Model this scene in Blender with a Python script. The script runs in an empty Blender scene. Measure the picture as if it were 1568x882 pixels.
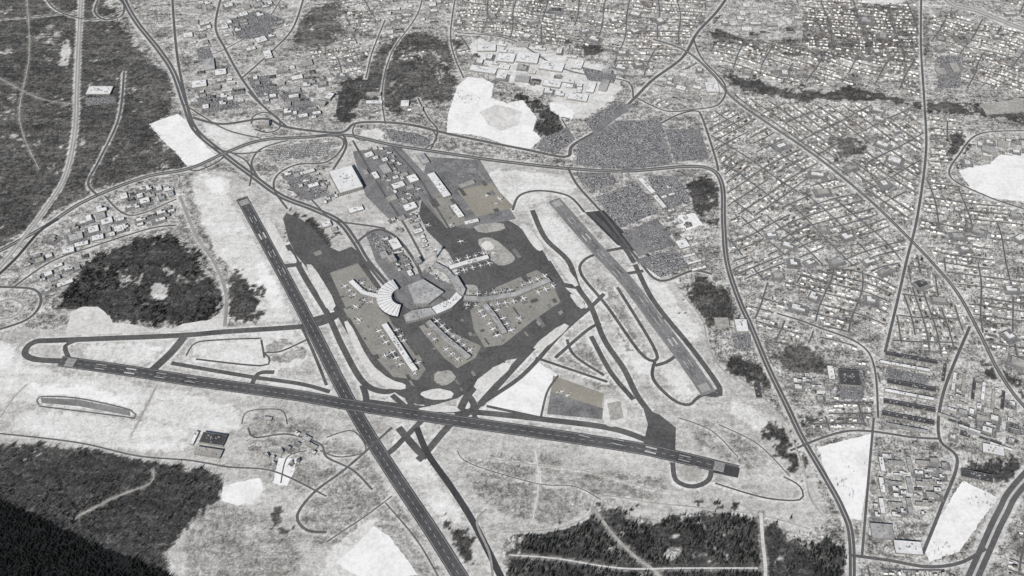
import bpy, math, random
import numpy as np
from mathutils import Vector
random.seed(7); rng=np.random.default_rng(7)
scene=bpy.context.scene
# ------------------------------------------------------------------ survey
H=3800.0; PITCH=math.radians(47); F=1568.0
YC=-H/math.tan(PITCH)
def P(u,v):
    """oblique survey reading -> ground metres (x east, y north)"""
    a=(u-784)/F; b=-(v-441)/F
    dx=a; dy=math.cos(PITCH)+b*math.sin(PITCH); dz=-math.sin(PITCH)+b*math.cos(PITCH)
    t=H/-dz
    return (dx*t, YC+dy*t)
def PP(l): return [P(*p) for p in l]
# ------------------------------------------------------------------ materials
def new_mat(name,rough=0.9):
    m=bpy.data.materials.new(name); m.use_nodes=True
    nt=m.node_tree; b=nt.nodes['Principled BSDF']; b.inputs['Roughness'].default_value=rough
    try: b.inputs['Specular IOR Level'].default_value=0.15
    except: pass
    return m,nt,b
def rgba(c): return (c[0],c[1],c[2],1) if not isinstance(c,(int,float)) else (c,c,c,1)
def nse(nt,scale,detail=6,rough=0.6,dist=0.0,sx=1,sy=1,rot=0):
    tc=nt.nodes.new('ShaderNodeNewGeometry'); mp=nt.nodes.new('ShaderNodeMapping')
    mp.inputs['Scale'].default_value=(sx,sy,1); mp.inputs['Rotation'].default_value=(0,0,rot)
    nt.links.new(tc.outputs['Position'],mp.inputs['Vector'])
    n=nt.nodes.new('ShaderNodeTexNoise'); n.inputs['Scale'].default_value=1.0/scale
    n.inputs['Detail'].default_value=detail; n.inputs['Roughness'].default_value=rough
    n.inputs['Distortion'].default_value=dist
    nt.links.new(mp.outputs[0],n.inputs['Vector']); return n.outputs['Fac']
def ramp(nt,fac,stops):
    r=nt.nodes.new('ShaderNodeValToRGB'); e=r.color_ramp.elements
    e[0].position=stops[0][0]; e[0].color=rgba(stops[0][1])
    e[1].position=stops[-1][0]; e[1].color=rgba(stops[-1][1])
    for p,c in stops[1:-1]:
        k=e.new(p); k.color=rgba(c)
    nt.links.new(fac,r.inputs['Fac']); return r.outputs['Color']
def math_(nt,op,a,b,c=None):
    m=nt.nodes.new('ShaderNodeMath'); m.operation=op
    for i,x in enumerate((a,b,c)):
        if x is None: continue
        if isinstance(x,(int,float)): m.inputs[i].default_value=x
        else: nt.links.new(x,m.inputs[i])
    return m.outputs[0]
def ground_mat(name,lo,hi,big=300,small=25,t0=0.35,t1=0.65,sx=1,sy=1,rot=0,w=0.55):
    m,nt,b=new_mat(name)
    n1=nse(nt,big,8,0.62,0.6); n2=nse(nt,small,5,0.7,0.3,sx,sy,rot)
    mx=nt.nodes.new('ShaderNodeMix'); mx.data_type='FLOAT'; mx.inputs[0].default_value=w
    nt.links.new(n1,mx.inputs[2]); nt.links.new(n2,mx.inputs[3])
    mid=tuple((lo[i]+hi[i])/2 for i in range(3))
    col=ramp(nt,mx.outputs[0],[(t0,lo),((t0+t1)/2,mid),(t1,hi)])
    nt.links.new(col,b.inputs['Base Color']); return m
def tint_mat(name,stops,rough=0.85):
    m,nt,b=new_mat(name,rough)
    a=nt.nodes.new('ShaderNodeAttribute'); a.attribute_name='tint'
    col=ramp(nt,a.outputs['Fac'],stops)
    nt.links.new(col,b.inputs['Base Color']); return m
M={}
m,nt,b=new_mat('snow_covered_ground'); M['terrain']=m
ac=nt.nodes.new('ShaderNodeAttribute'); ac.attribute_name='cover'
aa=nt.nodes.new('ShaderNodeAttribute'); aa.attribute_name='amp'
s=math_(nt,'MULTIPLY',math_(nt,'SUBTRACT',nse(nt,150,9,.7,.8),.5),.55)
s=math_(nt,'ADD',s,math_(nt,'MULTIPLY',math_(nt,'SUBTRACT',nse(nt,24,6,.72,.6),.5),.95))
s=math_(nt,'ADD',s,math_(nt,'MULTIPLY',math_(nt,'SUBTRACT',nse(nt,9,3,.6,.2),.5),.6))
s=math_(nt,'ADD',s,math_(nt,'MULTIPLY',math_(nt,'SUBTRACT',nse(nt,55,6,.7,.5,.22,1,.45),.5),.6))
f=math_(nt,'MULTIPLY_ADD',s,aa.outputs['Fac'],ac.outputs['Fac'])
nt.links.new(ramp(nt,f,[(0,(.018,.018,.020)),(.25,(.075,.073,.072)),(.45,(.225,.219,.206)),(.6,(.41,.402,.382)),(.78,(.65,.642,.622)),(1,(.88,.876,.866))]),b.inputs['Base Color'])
M['snow']=ground_mat('fresh_snow',(0.42,0.41,0.39),(0.80,0.79,0.77),90,16,0.32,0.62)
M['deep']=ground_mat('deep_snow',(0.60,0.592,0.575),(0.88,0.876,0.868),110,20,0.28,0.56)
M['thin']=ground_mat('thin_snow_dormant_grass',(0.20,0.19,0.175),(0.56,0.545,0.51),110,16,0.34,0.66)
M['asph']=ground_mat('asphalt',(0.058,0.058,0.060),(0.18,0.178,0.175),140,14,0.36,0.70)
M['asphdark']=ground_mat('asphalt_dark',(0.03,0.03,0.033),(0.09,0.09,0.093),120,12,0.32,0.68)
M['runway']=ground_mat('runway_asphalt',(0.045,0.045,0.048),(0.15,0.15,0.153),160,12,0.34,0.70)
M['rungrey']=ground_mat('runway_grey',(0.12,0.118,0.116),(0.34,0.335,0.33),130,14,0.32,0.7)
M['concrete']=ground_mat('apron_concrete',(0.17,0.163,0.145),(0.40,0.387,0.355),100,13,0.3,0.7)
M['tan']=ground_mat('apron_tan',(0.22,0.205,0.17),(0.38,0.36,0.31),120,14,0.3,0.7)
M['lot']=ground_mat('parking_asphalt',(0.08,0.08,0.083),(0.36,0.358,0.36),80,10,0.34,0.72)
M['street']=ground_mat('street_asphalt',(0.06,0.06,0.065),(0.20,0.198,0.20),80,14,0.3,0.7)
M['road']=ground_mat('road_asphalt',(0.065,0.065,0.068),(0.17,0.168,0.168),120,14,0.3,0.7)
M['roadlight']=ground_mat('salted_road',(0.20,0.198,0.19),(0.45,0.44,0.43),120,14,0.3,0.7)
M['paint']=ground_mat('marking_paint',(0.32,0.32,0.31),(0.60,0.60,0.58),40,8,0.3,0.6)
M['bark']=tint_mat('bare_branches',[(0,(0.018,0.018,0.019)),(0.6,(0.055,0.053,0.052)),(1,(0.15,0.145,0.14))])
M['needles']=tint_mat('conifer_foliage',[(0,(0.005,0.008,0.007)),(1,(0.022,0.027,0.022))])
M['shingle']=tint_mat('house_roof',[(0,(0.05,0.047,0.047)),(0.22,(0.14,0.13,0.13)),(0.4,(0.5,0.5,0.49)),(1,(0.87,0.87,0.87))])
M['siding']=tint_mat('house_siding',[(0,(0.16,0.10,0.08)),(0.4,(0.33,0.31,0.27)),(1,(0.6,0.59,0.56))])
M['carpaint']=tint_mat('car_paint',[(0,(0.02,0.02,0.025)),(0.3,(0.06,0.06,0.07)),(0.42,(0.16,0.11,0.11)),(0.52,(0.38,0.38,0.39)),(1,(0.80,0.80,0.81))],0.4)
M['glass']=new_mat('dark_glass',0.2)[0]; M['glass'].node_tree.nodes['Principled BSDF'].inputs['Base Color'].default_value=(0.03,0.035,0.04,1)
def simple(name,c1,c2,sc=18): return ground_mat(name,c1,c2,sc*5,sc,0.32,0.66)
M['roofsnow']=simple('roof_snow',(0.55,0.55,0.545),(0.88,0.88,0.88))
M['roofgrey']=simple('roof_membrane_grey',(0.20,0.20,0.20),(0.54,0.54,0.535))
M['roofdark']=simple('roof_bitumen',(0.035,0.035,0.038),(0.11,0.11,0.113))
M['rooftan']=simple('roof_gravel',(0.24,0.23,0.215),(0.48,0.47,0.44))
M['wall']=simple('precast_wall',(0.20,0.195,0.185),(0.32,0.315,0.305))
M['metal']=simple('rooftop_unit_metal',(0.20,0.20,0.21),(0.38,0.38,0.38))
M['white']=simple('aircraft_white',(0.76,0.76,0.77),(0.84,0.84,0.84))
M['wing']=simple('aircraft_wing_grey',(0.50,0.50,0.51),(0.62,0.62,0.63))
M['blue']=simple('aircraft_blue',(0.03,0.05,0.16),(0.05,0.08,0.22))
# ------------------------------------------------------------------ mesh helpers
def make_obj(name,verts,faces,mats,midx=None):
    me=bpy.data.meshes.new(name); me.from_pydata([tuple(v) for v in verts],[],faces)
    for m in mats: me.materials.append(m)
    if midx is not None: me.polygons.foreach_set('material_index',midx)
    me.update()
    ob=bpy.data.objects.new(name,me); scene.collection.objects.link(ob); return ob
def raw_mesh(name,V,Fa,mats,mi=None):
    me=bpy.data.meshes.new(name); nv=len(V); nf,c=Fa.shape
    me.vertices.add(nv); me.vertices.foreach_set('co',V.astype(np.float32).ravel())
    me.loops.add(nf*c); me.loops.foreach_set('vertex_index',Fa.astype(np.int32).ravel())
    me.polygons.add(nf); me.polygons.foreach_set('loop_start',np.arange(0,nf*c,c,dtype=np.int32))
    me.polygons.foreach_set('loop_total',np.full(nf,c,dtype=np.int32))
    if mi is not None: me.polygons.foreach_set('material_index',mi.astype(np.int32))
    for m in mats: me.materials.append(m)
    return me
def tri_obj(name,V,T,mi,tint,mats):
    me=raw_mesh(name,V,T,mats,mi)
    at=me.attributes.new('tint','FLOAT','FACE'); at.data.foreach_set('value',tint.astype(np.float32))
    me.update(calc_edges=True)
    ob=bpy.data.objects.new(name,me); scene.collection.objects.link(ob); return ob
# ------------------------------------------------------------------ land-use grids
X0,X1,Y0,Y1,CS=-4600,4600,-2300,3700,5.0
NX=int((X1-X0)/CS); NY=int((Y1-Y0)/CS)
G=np.zeros((NY,NX),np.int8)     # 0 suburb 2 woods 3 open 4 lot 5 industrial
OCC=np.zeros((NY,NX),bool); ZG=np.full((NY,NX),0.25,np.float32)
COV=np.full((NY,NX),0.56,np.float32); AMP=np.full((NY,NX),1.5,np.float32)
def vnoise(cell,seed):
    r=np.random.default_rng(seed); gx=int(NX*CS/cell)+3; gy=int(NY*CS/cell)+3; g=r.random((gy,gx))
    x=np.arange(NX)*CS/cell; y=np.arange(NY)*CS/cell; xi=x.astype(int); yi=y.astype(int)
    fx=x-xi; fy=y-yi; fx=fx*fx*(3-2*fx); fy=(fy*fy*(3-2*fy))[:,None]
    a=g[yi][:,xi];b_=g[yi][:,xi+1];c=g[yi+1][:,xi];d=g[yi+1][:,xi+1]
    return (a*(1-fx)+b_*fx)*(1-fy)+(c*(1-fx)+d*fx)*fy
FB=(vnoise(260,1)*.3+vnoise(110,2)*.3+vnoise(48,3)*.22+vnoise(20,4)*.18); FB=np.clip((FB-.5)*2.2+.5,0,1)
FE=(vnoise(90,5)*.4+vnoise(38,6)*.3+vnoise(15,7)*.3); FE=np.clip((FE-.5)*2.2+.5,0,1)
def blur(a,r):
    a=a.astype(np.float32)
    for ax in (0,1):
        for _ in range(2):
            p=np.pad(a,[(r+1,r) if k==ax else (0,0) for k in (0,1)],mode='edge'); c=np.cumsum(p,axis=ax,dtype=np.float64)
            a=(c.take(range(2*r+1,c.shape[ax]),ax)-c.take(range(0,c.shape[ax]-2*r-1),ax))/(2*r+1)
    return a.astype(np.float32)
def raster(poly,val,arr=None):
    arr=G if arr is None else arr
    p=np.array(poly); a,b=p.min(0),p.max(0)
    i0=max(0,int((a[0]-X0)/CS)); i1=min(NX,int((b[0]-X0)/CS)+2)
    j0=max(0,int((a[1]-Y0)/CS)); j1=min(NY,int((b[1]-Y0)/CS)+2)
    if i1<=i0 or j1<=j0: return
    xs=X0+(np.arange(i0,i1)+.5)*CS; ys=Y0+(np.arange(j0,j1)+.5)*CS
    XX,YY=np.meshgrid(xs,ys); ins=np.zeros(XX.shape,bool); n=len(p)
    for k in range(n):
        x1,y1=p[k]; x2,y2=p[(k+1)%n]
        if y1==y2: continue
        c=((YY>min(y1,y2))&(YY<=max(y1,y2)))&(XX<(x2-x1)*(YY-y1)/(y2-y1)+x1)
        ins^=c
    sub=arr[j0:j1,i0:i1]; sub[ins]=val
def bbox(poly,m=15):
    p=np.array(poly); a,b=p.min(0)-m,p.max(0)+m
    i0=min(NX-1,max(0,int((a[0]-X0)/CS))); i1=max(i0+1,min(NX,int((b[0]-X0)/CS)+1)); j0=min(NY-1,max(0,int((a[1]-Y0)/CS))); j1=max(j0+1,min(NY,int((b[1]-Y0)/CS)+1))
    return slice(j0,j1),slice(i0,i1)
def look(arr,x,y):
    i=((np.asarray(x)-X0)/CS).astype(int); j=((np.asarray(y)-Y0)/CS).astype(int)
    ok=(i>=0)&(i<NX)&(j>=0)&(j<NY)
    return arr[np.clip(j,0,NY-1),np.clip(i,0,NX-1)],ok
def disk(x,y,r,arr,val):
    i0=max(0,int((x-r-X0)/CS)); i1=min(NX,int((x+r-X0)/CS)+1); j0=max(0,int((y-r-Y0)/CS)); j1=min(NY,int((y+r-Y0)/CS)+1)
    if i1>i0 and j1>j0: arr[j0:j1,i0:i1]=val
TB=np.zeros_like(OCC)
def stack_poly(poly,d=0.06):
    sl=bbox(poly); TB[sl]=False; raster(poly,True,TB)
    m=TB[sl].copy(); e=m.copy()
    for k in (1,2):
        e[k:]|=m[:-k]; e[:-k]|=m[k:]; e[:,k:]|=m[:,:-k]; e[:,:-k]|=m[:,k:]
    for x,y in poly: disk(x,y,8,TB,True)
    e|=TB[sl]; TB[sl]=False
    if not e.any(): return .6
    z=float(ZG[sl][e].max())+d; ZG[sl][e]=z; return z
def stack_line(q,w,d=0.06):
    sl=bbox(q,w/2+15); TB[sl]=False
    for i in range(len(q)-1):
        L=math.hypot(q[i+1][0]-q[i][0],q[i+1][1]-q[i][1]); n=max(1,int(L/8))
        for k in range(n+1): disk(q[i][0]+(q[i+1][0]-q[i][0])*k/n,q[i][1]+(q[i+1][1]-q[i][1])*k/n,w/2+8,TB,True)
    e=TB[sl].copy(); TB[sl]=False
    if not e.any(): return .6
    z=float(ZG[sl][e].max())+d; ZG[sl][e]=z; return z
# ------------------------------------------------------------------ shapes
def chaikin(p,n):
    for _ in range(n):
        q=[]
        for i in range(len(p)):
            a=p[i]; b=p[(i+1)%len(p)]
            q+= [(a[0]*.78+b[0]*.22,a[1]*.78+b[1]*.22),(a[0]*.22+b[0]*.78,a[1]*.22+b[1]*.78)]
        p=q
    return p
def ragged(p,amp,step=14):
    q=[]
    for i in range(len(p)):
        a=p[i]; b=p[(i+1)%len(p)]; L=math.hypot(b[0]-a[0],b[1]-a[1]); n=max(1,int(L/step))
        for k in range(n):
            x=a[0]+(b[0]-a[0])*k/n; y=a[1]+(b[1]-a[1])*k/n
            q.append((x+amp*random.uniform(-1,1),y+amp*random.uniform(-1,1)))
    return q
def sheet(name,px,mat,rag=0,rnd=0,val=3):
    p=PP(px)
    if rnd: p=chaikin(p,rnd)
    if rag: p=ragged(p,rag)
    z=stack_poly(p); raster(p,val)
    return make_obj(name,[(x,y,z) for x,y in p],[list(range(len(p)))],[M[mat]])
S=sheet
def field(px,cover,amp=.7,val=3,soft=3,rag=.55):
    """natural ground cover with an irregular limit"""
    p=chaikin(PP(px),1); sl=bbox(p,60); TB[sl]=False; raster(p,True,TB); m=TB[sl].copy(); TB[sl]=False
    w=blur(m,max(3,soft*2)); k=(w+rag*(FE[sl]-.5))>.5
    COV[sl][k]=cover; AMP[sl][k]=amp
    g=G[sl]; g[k]=val; return sl,k
def smooth(p,step=18):
    q=[];n=len(p)
    for i in range(n-1):
        p0=p[max(i-1,0)]; p1=p[i]; p2=p[i+1]; p3=p[min(i+2,n-1)]
        L=math.hypot(p2[0]-p1[0],p2[1]-p1[1]); m=max(1,int(L/step))
        for k in range(m):
            t=k/m; t2=t*t; t3=t2*t
            q.append(tuple(0.5*((2*p1[c])+(-p0[c]+p2[c])*t+(2*p0[c]-5*p1[c]+4*p2[c]-p3[c])*t2+(-p0[c]+3*p1[c]-3*p2[c]+p3[c])*t3) for c in (0,1)))
    q.append(p[-1]); return q
def strip_geo(q,w,z,off=0,V=None,Fc=None):
    V=[] if V is None else V; Fc=[] if Fc is None else Fc
    b=len(V); n=len(q)
    for i in range(n):
        a=q[max(i-1,0)]; c=q[min(i+1,n-1)]
        dx,dy=c[0]-a[0],c[1]-a[1]; L=math.hypot(dx,dy) or 1; nx,ny=-dy/L,dx/L
        x,y=q[i]
        V.append((x+nx*(off+w/2),y+ny*(off+w/2),z)); V.append((x+nx*(off-w/2),y+ny*(off-w/2),z))
    for i in range(n-1): Fc.append([b+2*i,b+2*i+1,b+2*i+3,b+2*i+2])
    return V,Fc
def road(name,px,w,mat='road',marks=None,verge=.70):
    q=smooth(PP(px))
    for x,y in q: disk(x,y,w/2+4,G,3); disk(x,y,w/2+8,OCC,True); disk(x,y,w/2+5,COV,verge); disk(x,y,w/2+5,AMP,.8)
    z=stack_line(q,w); V,Fc=strip_geo(q,w,z); mi=[0]*len(Fc)
    if marks:
        for off,mw,dash in marks:
            V2,F2=strip_geo(q,mw,z+0.03,off); b=len(V); V+=V2
            for k,f in enumerate(F2):
                if dash and k%dash>=dash/2: continue
                Fc.append([b+i for i in f]); mi.append(1)
    return make_obj(name,V,Fc,[M[mat],M['paint']],mi)
# ------------------------------------------------------------------ cover: open ground and woods
AF=[(288,262),(345,258),(400,290),(470,322),(500,260),(540,215),(600,222),(700,238),(870,258),(905,300),(1000,400),(1045,445),(1075,490),(1090,545),(1150,590),(1205,640),(1240,700),(1258,760),(1275,800),(1225,820),(1170,795),(1100,778),(1060,785),(980,795),(915,770),(890,800),(830,810),(765,820),(780,900),(800,960),(270,960),(270,890),(250,850),(300,790),(355,735),(300,720),(110,682),(-250,665),(-250,520),(-10,515),(40,500),(120,508),(170,490),(250,505),(345,500),(400,492),(360,420),(325,370),(300,310)]
field(AF,.66,.72,rag=.1)
for p in [
 [(290,265),(360,270),(352,300),(372,335),(425,425),(458,492),(402,495),(378,430),(345,405),(310,340)],
 [(-200,520),(35,520),(30,555),(95,570),(230,590),(375,625),(380,660),(300,665),(260,640),(190,632),(40,610),(-200,650)],
 [(20,630),(200,640),(330,655),(300,690),(210,690),(20,660)],
 [(590,665),(640,655),(668,720),(712,790),(700,812),(650,770)],
 [(338,742),(400,730),(410,760),(370,778),(335,768)],
 [(752,258),(868,268),(885,292),(862,300),(830,304),(806,322),(785,322),(748,275)],
 [(830,155),(900,120),(950,145),(900,182),(860,182)],
 [(950,405),(1000,405),(1030,440),(1045,480),(1080,495),(1060,530),(1010,470)],
 [(1310,-20),(1400,-20),(1390,8),(1320,5)],[(1340,36),(1385,38),(1380,56),(1340,50)],[(1145,38),(1220,34),(1225,50),(1170,56)],
 [(300,178),(370,188),(405,205),(350,232),(318,205)],[(345,225),(400,212),(420,222),(390,240)],
 [(560,195),(590,195),(590,210),(545,213)],[(1020,330),(1060,325),(1075,345),(1040,355)],
 [(700,60),(800,65),(960,110),(945,150),(870,150),(780,130)],[(815,316),(850,312),(925,385),(890,400),(850,395)],
 [(25,680),(75,680),(80,700),(40,705)],[(400,450),(425,445),(440,480),(400,490)],
 [(350,500),(460,505),(480,560),(400,565),(285,545),(300,520)],[(120,525),(265,522),(230,562),(112,545)],
 [(925,480),(1000,545),(1000,575),(960,560)],[(1003,560),(1035,550),(1070,600),(1040,615)],
 [(500,850),(560,790),(620,800),(660,900),(490,900)],[(1080,600),(1160,625),(1200,665),(1140,650)],
 ]: field(p,.80,.75)
for p in [[(310,270),(350,272),(345,300),(330,300)],[(400,380),(440,470),(425,480),(395,430)],
 [(-50,535),(25,530),(25,555),(0,560)],[(620,665),(645,665),(690,745),(680,755)],[(30,580),(120,590),(220,620),(190,628),(60,605)]]: field(p,.93,.6)
for p in [[(700,700),(800,690),(920,720),(1030,740),(1020,770),(920,765),(880,800),(820,805),(760,790),(720,740)],
 [(310,760),(400,780),(480,860),(420,900),(300,900),(280,850)],[(465,760),(560,720),(600,760),(560,790),(500,840),(460,820)],
 [(860,535),(895,515),(962,600),(920,600),(845,555)],
 [(905,395),(1000,540),(970,548),(925,480)],[(400,525),(460,520),(470,555),(415,550)],
 [(370,630),(470,640),(560,690),(560,720),(470,760),(380,700)],[(170,220),(240,215),(255,265),(190,265)],[(1040,640),(1120,650),(1200,730),(1080,700)],
 [(300,830),(400,850),(480,900),(300,920)],[(860,305),(905,345),(945,400),(925,400),(880,345)],[(530,665),(585,720),(640,800),(690,880),(640,900),(580,800)]]: field(p,.55,.95)
field([(1090,60),(1240,10),(1430,10),(1420,95),(1330,95),(1150,75)],.42,1.3,0)  # cloud shadow painted into the ground: lower snow cover darkens this suburb
WM=np.zeros_like(OCC); DM=np.zeros((NY,NX),np.float32); CM=np.zeros((NY,NX),np.float32)
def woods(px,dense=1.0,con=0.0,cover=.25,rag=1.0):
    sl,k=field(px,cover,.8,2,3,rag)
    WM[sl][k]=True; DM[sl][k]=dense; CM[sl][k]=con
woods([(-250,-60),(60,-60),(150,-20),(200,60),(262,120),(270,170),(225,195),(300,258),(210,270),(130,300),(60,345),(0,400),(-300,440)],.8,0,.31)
woods([(125,410),(160,390),(265,345),(300,400),(335,455),(338,490),(250,500),(180,488),(60,478),(100,450)],1.0,.3,.22)
woods([(350,405),(378,430),(398,488),(352,495)])
woods([(-150,690),(20,680),(110,682),(210,705),(300,722),(355,735),(300,790),(250,850),(270,900),(180,980),(-100,980),(-300,800)],.9,.1,.22,.7)
woods([(770,820),(830,812),(890,800),(915,778),(980,800),(1060,790),(1100,782),(1170,800),(1230,830),(1290,820),(1300,900),(1100,960),(790,960)],.95,.28,.23)
woods([(1035,440),(1060,425),(1110,440),(1130,470),(1120,492),(1060,485)])
woods([(1110,112),(1190,134),(1260,140),(1320,135),(1420,155),(1500,160),(1570,155),(1700,160),(1700,195),(1568,188),(1480,175),(1420,168),(1330,150),(1240,155),(1170,146),(1120,130)],.8,0,.27)
woods([(510,130),(555,110),(590,125),(550,150),(545,185),(515,185)],.9)
woods([(590,60),(650,45),(700,75),(700,120),(670,160),(640,155),(600,185),(590,140),(560,95)],.75,0,.32,1.3)
woods([(780,135),(830,150),(860,185),(870,205),(830,215),(822,180),(790,160)],1,.1)
woods([(440,330),(470,325),(500,360),(515,375),(480,370),(450,350)],.8)
woods([(1060,275),(1085,265),(1098,290),(1090,335),(1060,320),(1040,310)])
woods([(1110,540),(1170,560),(1195,610),(1160,590),(1120,575)])
woods([(1190,530),(1260,540),(1270,580),(1200,560)],.6,0,.32)
woods([(1205,600),(1260,640),(1240,660),(1220,640)]); woods([(1450,210),(1490,195),(1480,235),(1460,255)])
woods([(1270,215),(1320,210),(1330,235),(1290,245)],.6,0,.32)
woods([(1470,690),(1510,710),(1568,690),(1568,740),(1530,735),(1480,725)]); woods([(1180,640),(1215,660),(1240,720),(1225,720),(1195,680)])
woods([(1490,545),(1520,560),(1568,590),(1568,615),(1500,570)],.8)
woods([(480,10),(530,5),(520,60),(480,75),(430,70)],.7,0,.34,1.3)
woods([(690,800),(715,815),(725,850),(700,860),(705,840)]); woods([(410,770),(440,780),(455,800),(430,790)])
woods([(1100,20),(1135,30),(1140,60),(1100,80)],.7,0,.32,1.2); woods([(880,60),(930,70),(925,85),(880,80)],.8,0,.3,1.2)
for p in [[(235,435),(255,430),(265,450),(240,462)],[(95,60),(108,50),(106,110),(92,105)],[(15,695),(60,690),(70,700),(20,705)],[(840,830),(880,825),(870,838)],[(1010,820),(1050,815),(1040,828)]]: field(p,.72,.9)
woods([(-500,700),(-100,735),(0,768),(70,795),(140,832),(225,862),(300,900),(330,1000),(-500,1050)],1.7,1.0,-.3,.12)  # invented black conifer stand, in place of the dark aircraft window edge
# mown / ploughed snow fields with straight limits
for p,m_ in [([(228,190),(272,174),(286,185),(300,205),(318,226),(335,242),(300,252),(287,254),(268,232),(246,212)],'deep'),
 ([(108,478),(125,470),(150,470),(168,484),(172,494),(200,496),(240,506),(252,500),(262,504),(280,496),(320,490),(340,478),(345,504),(100,514)],'snow'),
 ([(745,621),(822,553),(856,575),(838,600),(829,637)],'deep'),
 ([(1250,684),(1262,682),(1334,664),(1330,730),(1318,796),(1300,794),(1285,765),(1266,725)],'deep'),
 ([(1474,735),(1528,762),(1500,800),(1468,845),(1424,860),(1414,842),(1440,790)],'deep'),
 ([(1468,262),(1488,255),(1515,252),(1530,238),(1600,232),(1620,312),(1560,308),(1520,303),(1486,288)],'deep'),
 ([(684,203),(686,175),(694,150),(702,130),(716,118),(740,120),(756,128),(752,150),(776,158),(800,153),(822,180),(816,200),(830,212),(812,228),(785,226),(748,212),(722,206)],'deep'),
 ([(735,172),(758,160),(780,164),(800,172),(794,192),(768,200),(748,192)],'snow'),
 ([(842,158),(862,160),(880,172),(876,182),(856,178),(842,168)],'deep'),
 ([(540,840),(572,806),(596,820),(618,850),(640,880),(560,890),(515,862)],'deep'),
 ([(426,702),(455,702),(450,722),(440,744),(418,740)],'deep'),
 ([(340,746),(356,740),(398,732),(404,748),(392,764),(366,774),(340,766)],'deep'),
 ([(1372,826),(1412,830),(1410,852),(1370,850)],'snow'),([(1332,800),(1362,806),(1360,826),(1330,820)],'snow'),
 ([(1038,330),(1064,326),(1076,344),(1046,354)],'deep'),([(1082,120),(1100,118),(1108,140),(1088,146)],'snow'),
 ([(1500,160),(1568,150),(1568,172),(1510,176)],'thin')]:
    S('snow_field',p,m_,3)
# ------------------------------------------------------------------ aprons
S('terminal_apron',[(430,322),(470,340),(512,388),(545,375),(575,430),(620,480),(700,460),(700,400),(640,340),(648,290),(665,285),(720,340),(775,335),(800,350),(838,400),(862,440),(905,470),(868,503),(800,548),(770,552),(716,605),(650,625),(600,600),(560,560),(520,490),(482,425),(445,380)],'asph',0,1)
S('north_cargo_apron',[(655,240),(735,245),(790,335),(720,350),(680,345),(640,300)],'lot')
S('apron_concrete',[(505,418),(548,403),(575,440),(600,495),(652,565),(640,582),(602,577),(568,540),(538,490)],'concrete')
S('apron_concrete',[(641,500),(668,490),(690,508),(737,530),(728,548),(700,564),(680,548)],'concrete')
S('apron_concrete',[(720,475),(760,440),(822,413),(844,430),(858,462),(815,492),(770,528),(742,532),(726,505)],'concrete')
S('cargo_ramp',[(654,307),(690,298),(716,342),(684,350)],'concrete')
S('cargo_ramp',[(700,292),(752,280),(788,318),(730,332)],'tan')
S('cargo_ramp',[(540,232),(610,222),(650,265),(640,320),(600,340),(560,300)],'lot')
S('remote_parking_ramp',[(847,575),(925,603),(918,640),(838,632)],'tan')
S('remote_parking_ramp',[(843,600),(925,626),(921,642),(838,634)],'lot')
S('runway_end_pad',[(985,625),(1010,635),(1035,655),(1034,692),(985,680),(992,650)],'asph')
S('dark_apron',[(895,325),(925,322),(960,360),(1000,395),(945,375)],'asphdark')
S('concrete_pad',[(560,355),(590,350),(625,395),(640,430),(605,440),(575,400)],'lot')
S('terminal_forecourt',[(600,435),(650,415),(700,440),(695,462),(660,478),(625,478),(606,455)],'lot')
S('old_taxiway',[(62,609),(120,612),(198,628),(200,637),(120,622),(64,617)],'rungrey')
PV=[];PF=[];PM=[];AGR=math.radians(-62)
ap=np.zeros_like(OCC); raster(PP([(450,345),(512,392),(560,420),(610,490),(700,475),(710,400),(780,345),(855,440),(890,470),(800,540),(710,598),(650,618),(600,592),(560,545)]),True,ap)
raster(PP([(660,245),(732,250),(785,332),(722,345),(685,342),(645,300)]),True,ap)
for t in range(1600):
    x,y=P(random.uniform(450,890),random.uniform(240,615)); w=random.choice([10,15,22,30,45,70]); d=random.choice([10,15,22,30,40])
    ca,sa=math.cos(AGR),math.sin(AGR); pts=[(x+a*ca-b_*sa,y+a*sa+b_*ca) for a,b_ in ((-w/2,-d/2),(w/2,-d/2),(w/2,d/2),(-w/2,d/2))]
    if not look(ap,np.array([p[0] for p in pts]),np.array([p[1] for p in pts]))[0].all(): continue
    if len(PF)>130: break
    z=stack_poly(pts,.03); k=len(PV); PV+=[(a,b_,z) for a,b_ in pts]; PF.append([k,k+1,k+2,k+3]); PM.append(random.choice([0,1,1,2]))
make_obj('pavement_panels',PV,PF,[M['concrete'],M['asph'],M['lot']],PM)
def rw(px,w,mat='asph'): return road('taxiway',px,w,mat,None,.80)
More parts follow.
